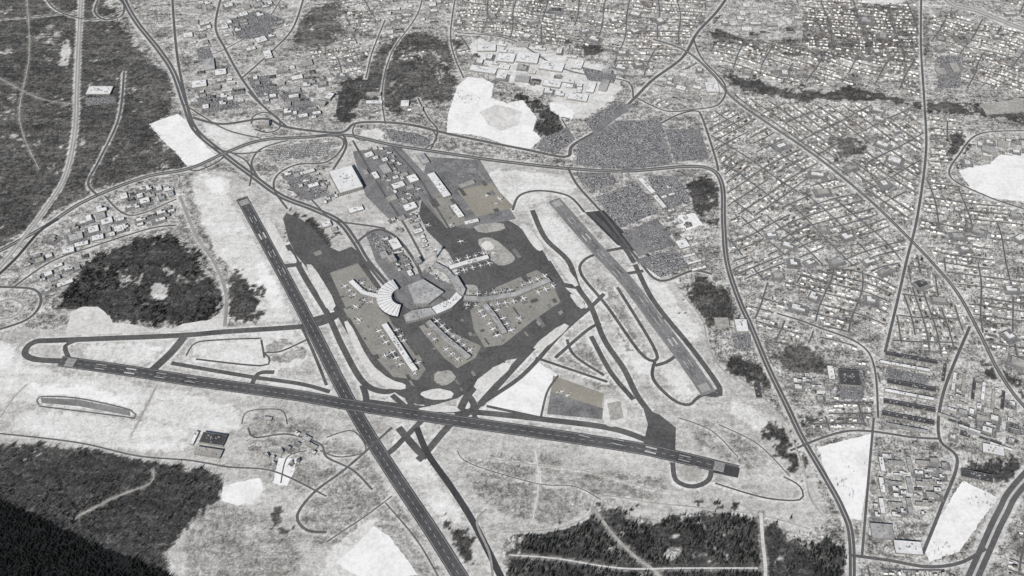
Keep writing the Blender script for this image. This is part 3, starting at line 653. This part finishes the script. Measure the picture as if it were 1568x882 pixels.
def estate(px,ang,n,smin=25,smax=75,name='warehouse'):
    p=PP(px); A=np.array(p); lo,hi=A.min(0),A.max(0); tmp=np.zeros_like(OCC); raster(p,True,tmp)
    mk_=blur(tmp,4)>.5
    fr=mk_&(G!=3)&(G!=4); G[fr]=5; COV[fr]=.60; AMP[fr]=1.35
    got=0; an=math.radians(ang)
    for t in range(n*60):
        x=random.uniform(lo[0],hi[0]); y=random.uniform(lo[1],hi[1])
        w=random.uniform(smin,smax); d=random.uniform(smin*.6,smax*.7)
        if fits(x,y,w,d,tmp):
            if random.random()<.5:
                e=random.uniform(12,30); lotw(rectpts(x+random.uniform(-8,8),y-6,w+e,d+e,an),an,'lot',.3)
            building(name,rectpts(x,y,w,d,an,random.random()<.4),random.uniform(6,10),random.choice(ROOFS),seed=t)
            got+=1
            if got>=n: break
estate([(95,350),(150,310),(230,280),(275,278),(280,310),(270,340),(200,360),(130,400),(95,400)],25,38)
estate([(545,225),(610,225),(650,262),(645,330),(660,380),(640,420),(600,350),(570,290)],28,44,14,42,'airport_support_building')
estate([(275,0),(340,-10),(480,-20),(450,60),(400,110),(345,60),(290,80)],25,42,25,65)
estate([(380,120),(440,90),(500,95),(520,150),(510,185),(440,185),(400,155)],15,30,22,60)
estate([(590,10),(680,0),(690,40),(600,55),(560,40)],10,18,25,55)
estate([(720,60),(850,70),(950,110),(940,150),(860,155),(780,130),(725,110)],-12,24,30,80)
estate([(1205,570),(1260,570),(1262,620),(1215,600)],-5,12,20,50)
estate([(1445,560),(1560,590),(1568,690),(1450,680)],-22,26,18,45)
estate([(1325,690),(1470,700),(1430,800),(1315,800)],-5,32,18,40)
estate([(940,262),(980,262),(1060,300),(1070,410),(1040,380),(1000,300)],25,20,16,40)
estate([(1490,215),(1560,210),(1568,240),(1500,245)],-15,8,25,50)
estate([(20,395),(90,380),(130,410),(90,450),(60,450)],30,14,20,45)
estate([(400,690),(500,660),(500,690),(440,720),(420,740)],-30,9,12,25,'maintenance_building')
estate([(1130,0),(1230,10),(1230,60),(1140,60),(1090,40)],0,20,30,70)
estate([(300,95),(370,120),(380,165),(310,170),(290,130)],15,16,25,60)
estate([(420,255),(480,245),(520,300),(520,340),(470,310)],25,12,15,40,'office_building')
estate([(570,345),(620,345),(650,400),(690,440),(640,425),(600,420)],28,22,12,32,'airport_support_building')
estate([(1000,120),(1040,100),(1090,140),(1070,165),(1000,150)],-20,8,25,60)
free=(G==0); got=0
for t in range(4000):
    y=random.uniform(-1500,2600); x=random.uniform(-.9,1)*(2300+(y+1900)*.38)
    w=random.uniform(28,70); d=random.uniform(20,45)
    if fits(x,y,w+25,d+25,free):
        an=random.uniform(-.6,.6); e=random.uniform(20,45); p=rectpts(x,y-8,w+e,d+e,an)
        lotw(p,an,'lot',.25)
        building('commercial_building',rectpts(x,y,w,d,an,random.random()<.5),random.uniform(6,9),random.choice(ROOFS),seed=t)
        raster(rectpts(x,y,w+e,d+e,an),True,OCC); got+=1
        if got>=95: break
# ------------------------------------------------------------------ suburb streets + houses
SV=[];SF=[];HP=[]
def warp(x,y,k): 
    return (x+k*(math.sin(y/310+.7)+.6*math.sin(x/190+y/260)+.35*math.sin(y/85+x/120)), y+k*(math.sin(x/280+2.1)+.6*math.sin(y/170-x/300)+.35*math.sin(x/90-y/140)))
def district(px,dirpx,s1=75,s2=190,k=14,w=8.5,skip=.16):
    s1*=.88
    p=PP(px); tmp=np.zeros_like(OCC); raster(p,True,tmp); A=np.array(p)
    cx,cy=A.mean(0); uc=sum(q[0] for q in px)/len(px); vc=sum(q[1] for q in px)/len(px)
    a0=P(uc,vc); a1=P(uc+dirpx[0],vc+dirpx[1]); an=math.atan2(a1[1]-a0[1],a1[0]-a0[0])
    R=max(np.hypot(A[:,0]-cx,A[:,1]-cy))
    def emit(q,z,houses):
        strip_geo(q,w,z,0,SV,SF)
        for x,y in q: disk(x,y,7,OCC,True)
        for i in range(len(q)-1):
            mx,my=(q[i][0]+q[i+1][0])/2,(q[i][1]+q[i+1][1])/2; disk(mx,my,7,OCC,True)
        if houses:
            for i in range(len(q)-1):
                dx,dy=q[i+1][0]-q[i][0],q[i+1][1]-q[i][1]; L=math.hypot(dx,dy); a=math.atan2(dy,dx)
                for sd in (-1,1):
                    if random.random()<.08: continue
                    f=random.uniform(.1,.9); off=sd*random.uniform(15,23)
                    HP.append((q[i][0]+dx*f-dy/L*off,q[i][1]+dy*f+dx/L*off,a+(math.pi if sd>0 else 0)+(math.pi/2 if random.random()<.2 else 0)+random.uniform(-.15,.15)))
    def run(an,sp,z,long,houses):
        ca,sa=math.cos(an),math.sin(an); o=-R
        while o<R:
            cur=[]; s=-R; gap=0
            while s<R:
                x=cx+ca*s-sa*o; y=cy+sa*s+ca*o; x,y=warp(x,y,k)
                t,ok=look(tmp,x,y); g,_=look(G,x,y)
                inside=bool(t) and int(g)==0
                if int(s/20)%int(long/20)==0 and random.random()<skip: gap=random.randint(3,9)
                if gap>0: gap-=1; inside=False
                if inside: cur.append((x,y))
                else:
                    if len(cur)>3: emit(cur,z,houses)
                    cur=[]
                s+=20
            if len(cur)>3: emit(cur,z,houses)
            o+=sp*random.uniform(.8,1.25)
    run(an,s1,0.36,200,True); run(an+math.pi/2,s2,0.46,300,False)
district([(1095,160),(1170,185),(1270,258),(1180,330),(1112,330),(1108,262),(1085,200)],(0.8,-0.45),72,170,18)
district([(1112,330),(1180,330),(1270,262),(1330,310),(1390,360),(1380,430),(1280,400),(1180,430),(1125,430)],(1,-0.35),70,150,28)
district([(1125,432),(1180,432),(1280,402),(1380,432),(1360,530),(1270,535),(1190,530),(1150,490)],(1,0.25),72,160,34)
district([(1122,145),(1240,160),(1330,158),(1415,172),(1412,300),(1390,345),(1330,300),(1270,250),(1200,205)],(1,0.7),72,160,14)
district([(1425,180),(1470,185),(1480,200),(1450,265),(1480,295),(1568,325),(1700,330),(1700,640),(1568,600),(1500,505),(1440,405),(1405,350),(1418,260)],(1,0.12),74,150,16)
district([(1390,375),(1430,415),(1490,510),(1470,545),(1360,525),(1375,440)],(0.3,1),70,160,18)
district([(960,-60),(1120,-60),(1060,60),(990,120),(950,105),(850,70),(720,50),(700,-60)],(1,0.1),90,180,22)
district([(1075,70),(1140,60),(1240,75),(1410,90),(1410,145),(1320,128),(1190,128),(1110,100)],(1,0.25),85,160,20)
district([(1120,-60),(1410,-60),(1410,90),(1240,75),(1130,5)],(1,0.05),90,180,14)
district([(1425,20),(1500,25),(1700,95),(1700,150),(1568,140),(1425,135)],(1,0.3),85,170,20)
district([(1500,-60),(1800,-60),(1800,60),(1568,30)],(1,0.3),85,170,14)
district([(500,-60),(700,-60),(720,50),(720,120),(590,190),(510,130),(470,90)],(1,-0.2),95,200,30,skip=.3)
district([(1000,125),(1060,90),(1110,130),(1060,165),(1020,168),(980,150)],(1,-0.6),72,150,14)
district([(1320,530),(1350,540),(1345,660),(1240,660),(1205,620),(1260,640)],(1,0),70,140,10)
district([(1530,600),(1800,640),(1800,900),(1540,880),(1568,760)],(1,0.3),72,150,18)
district([(1310,865),(1480,875),(1460,1000),(1310,1000)],(1,0),72,150,14)
district([(200,-60),(500,-60),(470,0),(280,5)],(1,-0.3),95,200,24)
make_obj('suburban_streets',SV,SF,[M['street']])
# ------------------------------------------------------------------ terrain mesh
st_=2
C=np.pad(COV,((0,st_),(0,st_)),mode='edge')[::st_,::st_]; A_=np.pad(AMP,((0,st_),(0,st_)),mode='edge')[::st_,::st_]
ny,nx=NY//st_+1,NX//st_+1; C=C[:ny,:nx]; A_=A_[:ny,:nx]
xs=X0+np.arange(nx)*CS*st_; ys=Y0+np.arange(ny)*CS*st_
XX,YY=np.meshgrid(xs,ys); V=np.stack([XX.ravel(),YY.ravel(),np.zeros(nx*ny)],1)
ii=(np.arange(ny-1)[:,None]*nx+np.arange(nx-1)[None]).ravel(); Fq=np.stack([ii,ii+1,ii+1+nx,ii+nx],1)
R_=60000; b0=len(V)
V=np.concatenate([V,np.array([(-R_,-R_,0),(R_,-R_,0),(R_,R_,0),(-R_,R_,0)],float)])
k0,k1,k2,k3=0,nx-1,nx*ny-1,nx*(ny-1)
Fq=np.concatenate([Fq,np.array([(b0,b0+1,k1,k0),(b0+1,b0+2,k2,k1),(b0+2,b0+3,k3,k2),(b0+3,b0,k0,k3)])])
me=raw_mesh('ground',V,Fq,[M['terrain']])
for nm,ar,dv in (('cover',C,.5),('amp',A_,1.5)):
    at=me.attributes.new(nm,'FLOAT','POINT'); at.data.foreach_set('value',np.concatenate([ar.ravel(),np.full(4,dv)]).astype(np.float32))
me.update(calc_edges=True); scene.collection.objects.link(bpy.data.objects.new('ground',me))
# ------------------------------------------------------------------ scatter
def scatter(name,temps,pts,rot,scl,tint,mats,mode='inst'):
    n=len(pts); which=rng.integers(0,len(temps),n)
    Vs=[];Ts=[];Ms=[];Ti=[];off=0
    for k,(V,Tt,mi) in enumerate(temps):
        idx=np.where(which==k)[0]
        if len(idx)==0: continue
        c=np.cos(rot[idx])[:,None]; s=np.sin(rot[idx])[:,None]; sc=scl[idx]
        x=V[None,:,0]*sc[:,None]; y=V[None,:,1]*sc[:,None]; z=V[None,:,2]*sc[:,None]
        W=np.stack([x*c-y*s+pts[idx,0][:,None],x*s+y*c+pts[idx,1][:,None],z+pts[idx,2][:,None]],-1)
        m=len(V); Vs.append(W.reshape(-1,3))
        Ts.append((Tt[None]+(np.arange(len(idx))*m)[:,None,None]+off).reshape(-1,3)); off+=m*len(idx)
        Ms.append(np.tile(mi,len(idx)))
        tt=np.repeat(tint[idx],len(Tt))
        if mode=='tree': tt=np.clip(tt+rng.uniform(-.25,.25,len(tt)),0,1)
        if mode=='house': 
            fr=np.tile(np.arange(len(Tt)),len(idx)); tt=np.where((fr%4<2),tt,np.clip(tt+np.repeat(rng.uniform(-.5,.3,len(idx)),len(Tt)),0,1))
        Ti.append(tt)
    return tri_obj(name,np.concatenate(Vs),np.concatenate(Ts),np.concatenate(Ms),np.concatenate(Ti),mats)
def bare_tree(r):
    V=[];T=[]
    def tri(a,b,c): k=len(V); V.extend([a,b,c]); T.append((k,k+1,k+2))
    h=r.uniform(9,12)
    for k in range(3):
        a=k*2.094; b=a+2.094
        tri((.4*math.cos(a),.4*math.sin(a),0),(.4*math.cos(b),.4*math.sin(b),0),(0,0,h*.8))
    for k in range(4):
        a=r.uniform(0,6.28); z=h*r.uniform(.3,.55); R=r.uniform(2.2,3.6)
        tri((0,0,z),(0,0,z+.6),(R*math.cos(a),R*math.sin(a),z+r.uniform(2,4)))
    for k in range(11):
        a=r.uniform(0,6.28); R=3.7*math.sqrt(r.random()); z=h*(.45+.55*r.random()*(1-.5*(R/3.7)**2)); s=r.uniform(1.0,1.8)
        x,y=R*math.cos(a),R*math.sin(a)
        tri(*[(x+r.uniform(-s,s)*1.2,y+r.uniform(-s,s)*1.2,z+r.uniform(-s,s)) for _ in range(3)])
    return np.array(V),np.array(T),np.zeros(len(T),int)
def conifer(r):
    V=[];T=[]; h=r.uniform(11,15)
    def tri(a,b,c): k=len(V); V.extend([a,b,c]); T.append((k,k+1,k+2))
    for k in range(3):
        a=k*2.094; b=a+2.094
        tri((.4*math.cos(a),.4*math.sin(a),0),(.4*math.cos(b),.4*math.sin(b),0),(0,0,h*.9))
    for lv in range(4):
        z=h*(.2+.2*lv); R=3.8*(1-lv*.22); n=5
        for k in range(n):
            a=k*6.28/n+r.uniform(-.3,.3); rr=R*r.uniform(.75,1.15)
            tri((rr*math.cos(a-.5),rr*math.sin(a-.5),z),(rr*math.cos(a+.5),rr*math.sin(a+.5),z+r.uniform(-.5,.5)),(0,0,z+h*.28))
    return np.array(V),np.array(T),np.zeros(len(T),int)
rr=random.Random(3)
BT=[bare_tree(rr) for _ in range(8)]; CT=[conifer(rr) for _ in range(5)]
def rnd_pts(n):
    y=rng.uniform(-1900,3100,n); hw=2300+ (y+1900)/5000*1900
    return rng.uniform(-1,1,n)*hw,y
n=340000; x,y=rnd_pts(n)
g,_=look(G,x,y); o,_=look(OCC,x,y); wm,_=look(WM,x,y); dm,_=look(DM,x,y); cm,_=look(CM,x,y); fb,_=look(FB,x,y)
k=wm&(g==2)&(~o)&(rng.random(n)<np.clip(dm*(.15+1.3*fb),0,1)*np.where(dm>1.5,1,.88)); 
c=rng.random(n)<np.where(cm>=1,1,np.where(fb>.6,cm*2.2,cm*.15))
tp=np.stack([x[k&~c],y[k&~c]],1); cp=np.stack([x[k&c],y[k&c]],1)
def z0(p,z=0.2): return np.concatenate([p,np.full((len(p),1),z)],1)
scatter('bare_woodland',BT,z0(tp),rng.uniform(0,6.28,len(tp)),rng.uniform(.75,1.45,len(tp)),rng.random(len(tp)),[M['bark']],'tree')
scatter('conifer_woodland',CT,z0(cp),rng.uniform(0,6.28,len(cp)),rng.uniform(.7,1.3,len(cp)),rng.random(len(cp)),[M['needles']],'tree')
def house(kind):
    V=[];T=[];mi=[]
    def quad(a,b,c,d,m): k=len(V); V.extend([a,b,c,d]); T.extend([(k,k+1,k+2),(k,k+2,k+3)]); mi.extend([m,m])
    def tri(a,b,c,m): k=len(V); V.extend([a,b,c]); T.append((k,k+1,k+2)); mi.append(m)
    def gable(x0,x1,y0,y1,h,rh,ov=.5):
        ym=(y0+y1)/2
        quad((x0-ov,y0-ov,h-.3),(x1+ov,y0-ov,h-.3),(x1+ov,ym,h+rh),(x0-ov,ym,h+rh),0)
        quad((x1+ov,y1+ov,h-.3),(x0-ov,y1+ov,h-.3),(x0-ov,ym,h+rh),(x1+ov,ym,h+rh),0)
        quad((x0,y0,0),(x1,y0,0),(x1,y0,h),(x0,y0,h),1); quad((x1,y1,0),(x0,y1,0),(x0,y1,h),(x1,y1,h),1)
        quad((x1,y0,0),(x1,y1,0),(x1,y1,h),(x1,y0,h),1); quad((x0,y1,0),(x0,y0,0),(x0,y0,h),(x0,y1,h),1)
        tri((x1,y0,h),(x1,y1,h),(x1,ym,h+rh-.2),1); tri((x0,y1,h),(x0,y0,h),(x0,ym,h+rh-.2),1)
    if kind==0: gable(-7.5,7.5,-4.5,4.5,3.2,2.2)
    elif kind==1: gable(-6,6,-4.5,4.5,5.8,2.4); gable(6.05,10.5,-3.2,3.2,2.8,1.5,.0)
    elif kind==2: gable(-8,8,-4.5,4.5,3.4,2.3); gable(-7.5,-2,4.55,8,3,1.5,.0)
    else: gable(-5,5,-4,4,5.8,2.6)
    yy=-4.56 if kind!=3 else -4.06
    for wx in (-3,2): quad((wx,yy,1),(wx+1.6,yy,1),(wx+1.6,yy,2.4),(wx,yy,2.4),2)
    quad((-1,1,4),(0,1,4),(0,1,8.3),(-1,1,8.3),1); quad((0,2,4),(-1,2,4),(-1,2,8.3),(0,2,8.3),1)
    return np.array(V,float),np.array(T),np.array(mi)
HP=np.array(HP); g,ok=look(G,HP[:,0],HP[:,1]); keep=[]
for i,(x,y,a) in enumerate(HP):
    if g[i]!=0 or not ok[i]: continue
    xs=np.array([x-5,x+5,x,x,x]);ys=np.array([y,y,y-5,y+5,y]); o,_=look(OCC,xs,ys)
    if o.any(): continue
    keep.append(i); disk(x,y,6,OCC,True)
HP=HP[keep]
scatter('suburban_houses',[house(0),house(1),house(2),house(3)],z0(HP[:,:2],0),HP[:,2],rng.uniform(.8,1.25,len(HP)),rng.beta(1.6,1.0,len(HP)),[M['shingle'],M['siding'],M['glass']],'house')
n=340000; x,y=rnd_pts(n); g,_=look(G,x,y); o,_=look(OCC,x,y); fb,_=look(FB,x,y); fe,_=look(FE,x,y); cv,_=look(COV,x,y)
k=(g==0)&(~o)&(rng.random(n)<np.clip(.05+.7*(fb-.2)+.6*(fe-.45)+(cv<.45)*.3,.05,1));  # low-cover term adds trees to deepen the painted cloud shadow
k2=(g==5)&(~o)&(rng.random(n)<.12)
k3=(g==3)&(~o)&(cv<.58)&(fb>.72)&(rng.random(n)<.25)&((y<-900)|(y>1500))
k=k|k2|k3; stp=np.stack([x[k],y[k]],1)
scatter('suburban_trees',BT,z0(stp),rng.uniform(0,6.28,len(stp)),rng.uniform(.5,1.15,len(stp)),rng.random(len(stp))*.75,[M['bark']],'tree')
# ------------------------------------------------------------------ cars
def car(truck=False):
    V=[];T=[];mi=[]
    def quad(a,b,c,d,m): k=len(V); V.extend([a,b,c,d]); T.extend([(k,k+1,k+2),(k,k+2,k+3)]); mi.extend([m,m])
    def box(x0,x1,y0,y1,z0,z1,t,m,mt):
        quad((x0,y0,z0),(x1,y0,z0),(x1-t,y0+t*.4,z1),(x0+t,y0+t*.4,z1),m); quad((x1,y1,z0),(x0,y1,z0),(x0+t,y1-t*.4,z1),(x1-t,y1-t*.4,z1),m)
        quad((x1,y0,z0),(x1,y1,z0),(x1-t,y1-t*.4,z1),(x1-t,y0+t*.4,z1),m); quad((x0,y1,z0),(x0,y0,z0),(x0+t,y0+t*.4,z1),(x0+t,y1-t*.4,z1),m)
        quad((x0+t,y0+t*.4,z1),(x1-t,y0+t*.4,z1),(x1-t,y1-t*.4,z1),(x0+t,y1-t*.4,z1),mt)
    if truck: box(-4,1.6,-1.2,1.2,.6,3.2,.05,0,0); box(1.8,3.8,-1.1,1.1,.5,2.4,.3,0,1)
    else: box(-2.3,2.3,-.95,.95,.35,.95,.1,0,0); box(-1.5,1.1,-.85,.85,.96,1.5,.45,1,0)
    return np.array(V),np.array(T),np.array(mi)
cps=[];crot=[]
for p,a,fill,z in LOTS:
    A=np.array(p); sl=bbox(p); tmp=TB; tmp[sl]=False; raster(p,True,tmp); c=A.mean(0); R=np.hypot(*(A-c).T).max()
    s=np.arange(-R,R,2.9); o=[]; t=-R
    while t<R: o+= [t,t+5.6]; t+=17
    SS,OO=np.meshgrid(s,np.array(o)); ca,sa=math.cos(a),math.sin(a)
    x=(c[0]+ca*SS-sa*OO).ravel(); y=(c[1]+sa*SS+ca*OO).ravel()
    t_,_=look(tmp,x,y); oc,_=look(OCC,x,y); tmp[sl]=False
    patch=(np.sin(x/37)+np.sin(y/41+x/60))*.18
    brk=(np.abs(((SS.ravel()+R)%70)-35)>4)
    k=t_&(~oc)&brk&(rng.random(len(x))<fill+patch)
    cps.append(np.stack([x[k],y[k],np.full(k.sum(),z+.05)],1)); crot.append(np.full(k.sum(),a+math.pi/2))
cps=np.concatenate(cps); crot=np.concatenate(crot)
scatter('parked_cars',[car()],cps,crot,np.full(len(cps),1.1),rng.random(len(cps)),[M['carpaint'],M['glass']])
# ------------------------------------------------------------------ airliners
def airliner_mesh():
    V=[];Fc=[];mi=[]; N=10
    prof=[(-19,.3,3.9),(-15,1.0,3.6),(-9,1.9,3.2),(0,1.95,3.0),(12,1.95,3.0),(16,1.6,2.9),(18.5,.8,2.6),(19.3,.15,2.5)]
    for x,r,z in prof:
        for k in range(N): a=k*2*math.pi/N; V.append((x,r*math.cos(a),z+r*math.sin(a)))
    for s in range(len(prof)-1):
        for k in range(N): Fc.append([s*N+k,(s+1)*N+k,(s+1)*N+(k+1)%N,s*N+(k+1)%N]); mi.append(0)
    Fc.append(list(range(N))); mi.append(0); Fc.append([(len(prof)-1)*N+k for k in range(N)]); mi.append(0)
    def slab(pts,t,m,vert=False):
        k=len(V); n=len(pts)
        for sg in (-1,1):
            for p in pts: V.append((p[0],p[1]+(sg*t if vert else 0),p[2]+(0 if vert else sg*t)))
        Fc.append(list(range(k,k+n))[::-1]); Fc.append(list(range(k+n,k+2*n))); mi.extend([m,m])
        for i in range(n): Fc.append([k+i,k+(i+1)%n,k+n+(i+1)%n,k+n+i]); mi.append(m)
    for s in (-1,1):
        slab([(5.5,s*1.5,2.2),(-2.5,s*17.5,3.4),(-4.3,s*17.5,3.4),(-3.2,s*6,2.5),(-2.6,s*1.5,2.2)],.25,4)
        slab([(-14,s*.8,4.1),(-18,s*6.3,4.6),(-19.4,s*6.3,4.6),(-18,s*.8,4.1)],.12,4)
        k=len(V)
        for x,r in ((4.6,.9),(1.2,.8)):
            for i in range(8): a=i*math.pi/4; V.append((x,s*5.6+r*math.cos(a),1.45+r*math.sin(a)))
        for i in range(8): Fc.append([k+i,k+8+i,k+8+(i+1)%8,k+(i+1)%8]); mi.append(2)
        Fc.append([k+i for i in range(8)]); mi.append(1); Fc.append([k+8+i for i in range(8)]); mi.append(1)
    slab([(-11.5,0,4.6),(-17.6,0,11.2),(-19.6,0,11.2),(-18.2,0,4.2)],.18,3,True)
    for x,y in ((13,0),(-1.5,2.6),(-1.5,-2.6)): slab([(x-.5,y,0),(x+.5,y,0),(x+.3,y,2),(x-.3,y,2)],.25,1,True)
    me=bpy.data.meshes.new('airliner'); me.from_pydata(V,[],Fc)
    for m in (M['white'],M['glass'],M['metal'],M['blue'],M['wing']): me.materials.append(m)
    me.polygons.foreach_set('material_index',mi); return me
AM=airliner_mesh(); placed=[]; GS=[]
def plane(x,y,a,s=1.0):
    for q in placed:
        if math.hypot(q[0]-x,q[1]-y)<35*s: return False
    placed.append((x,y)); z=float(look(ZG,x,y)[0])+.02
    ob=bpy.data.objects.new('parked_airliner',AM); ob.location=(x,y,z); ob.rotation_euler=(0,0,a); ob.scale=(s,s,s); scene.collection.objects.link(ob)
    for _ in range(7): 
        t=random.uniform(0,6.28); d=random.uniform(14,26); GS.append((x+d*math.cos(t),y+d*math.sin(t),z))
    return True
JV=[];JF=[]
for n_,px,w in PIERS:
    q=PP(px)
    for i in range(len(q)-1):
        a=q[i];b=q[i+1];dx,dy=b[0]-a[0],b[1]-a[1];L=math.hypot(dx,dy); s=22
        while s<L-5:
            for sd in (-1,1):
                if random.random()<.8:
                    ox,oy=-dy/L*sd,dx/L*sd; d=w/2+25
                    X,Y=a[0]+dx*s/L+ox*d,a[1]+dy*s/L+oy*d
                    o,_=look(OCC,X,Y)
                    if not bool(o) and plane(X,Y,math.atan2(-oy,-ox)+random.uniform(-.12,.12),random.choice([.85,1.0,1.08])):
                        p0=(a[0]+dx*(s-9)/L+ox*(w/2),a[1]+dy*(s-9)/L+oy*(w/2)); p1=(X-ox*12-dx/L*3,Y-oy*12-dy/L*3)
                        ex,ey=p1[0]-p0[0],p1[1]-p0[1]; l=math.hypot(ex,ey); nx,ny=-ey/l*1.7,ex/l*1.7; k=len(JV)
                        for z in (3.2,6.2):
                            for p in (p0,p1):
                                for t in (-1,1): JV.append((p[0]+nx*t,p[1]+ny*t,z))
                        JF+= [[k,k+1,k+3,k+2],[k+4,k+6,k+7,k+5],[k,k+2,k+6,k+4],[k+1,k+5,k+7,k+3],[k+2,k+3,k+7,k+6]]
            s+=random.uniform(38,46)
make_obj('jet_bridges',JV,JF,[M['metal']])
for u,v,a,s in [(765,305,2.2,1.0),(745,300,.6,.8),(760,312,1.4,.7),(690,345,.8,.8),(705,370,.3,.9),(860,600,.4,.8),(868,606,.4,.8),(795,488,1.0,1.1),(755,388,0.5,.9),(615,560,1,1),(545,470,2.4,1),(575,515,2.4,1),(655,345,1.1,1.0),(640,290,.4,.8),(590,545,2.0,1),(635,572,1,1),(790,500,2.2,1),(700,552,2.2,1),(550,490,2.3,1)]:
    x,y=P(u,v); plane(x,y,a,s)
GS=np.array(GS)
scatter('ground_service_vehicles',[car(),car(True)],GS,rng.uniform(0,6.28,len(GS)),np.full(len(GS),1.0),rng.random(len(GS)),[M['carpaint'],M['glass']])
# ------------------------------------------------------------------ light, camera
ts=Vector((-0.45,-1.0,0.76)).normalized(); el=math.asin(ts.z); az=math.atan2(ts.x,ts.y)
sun=bpy.data.lights.new('sun','SUN'); sun.energy=4.9; sun.angle=math.radians(.5); sun.color=(1,.965,.91)
so=bpy.data.objects.new('sun',sun); so.rotation_euler=ts.to_track_quat('Z','Y').to_euler(); scene.collection.objects.link(so)
w=bpy.data.worlds.new('World'); scene.world=w; w.use_nodes=True; nt=w.node_tree
sky=nt.nodes.new('ShaderNodeTexSky'); sky.sky_type='NISHITA'; sky.sun_disc=False; sky.sun_elevation=el; sky.sun_rotation=az
bg=nt.nodes['Background']; bg.inputs['Strength'].default_value=0.065; nt.links.new(sky.outputs[0],bg.inputs['Color'])
cam=bpy.data.cameras.new('camera'); cam.lens=36.0; cam.sensor_width=36; cam.clip_start=10; cam.clip_end=200000
co=bpy.data.objects.new('camera',cam); co.location=(0,YC,H); co.rotation_euler=(math.pi/2-PITCH,0,0); scene.collection.objects.link(co)
scene.camera=co
scene.view_settings.view_transform='Standard'; scene.view_settings.look='None'; scene.view_settings.exposure=0
print('houses',len(HP),'trees',len(tp),len(cp),len(stp),'cars',len(cps),'planes',len(placed),'z',ZG.max())
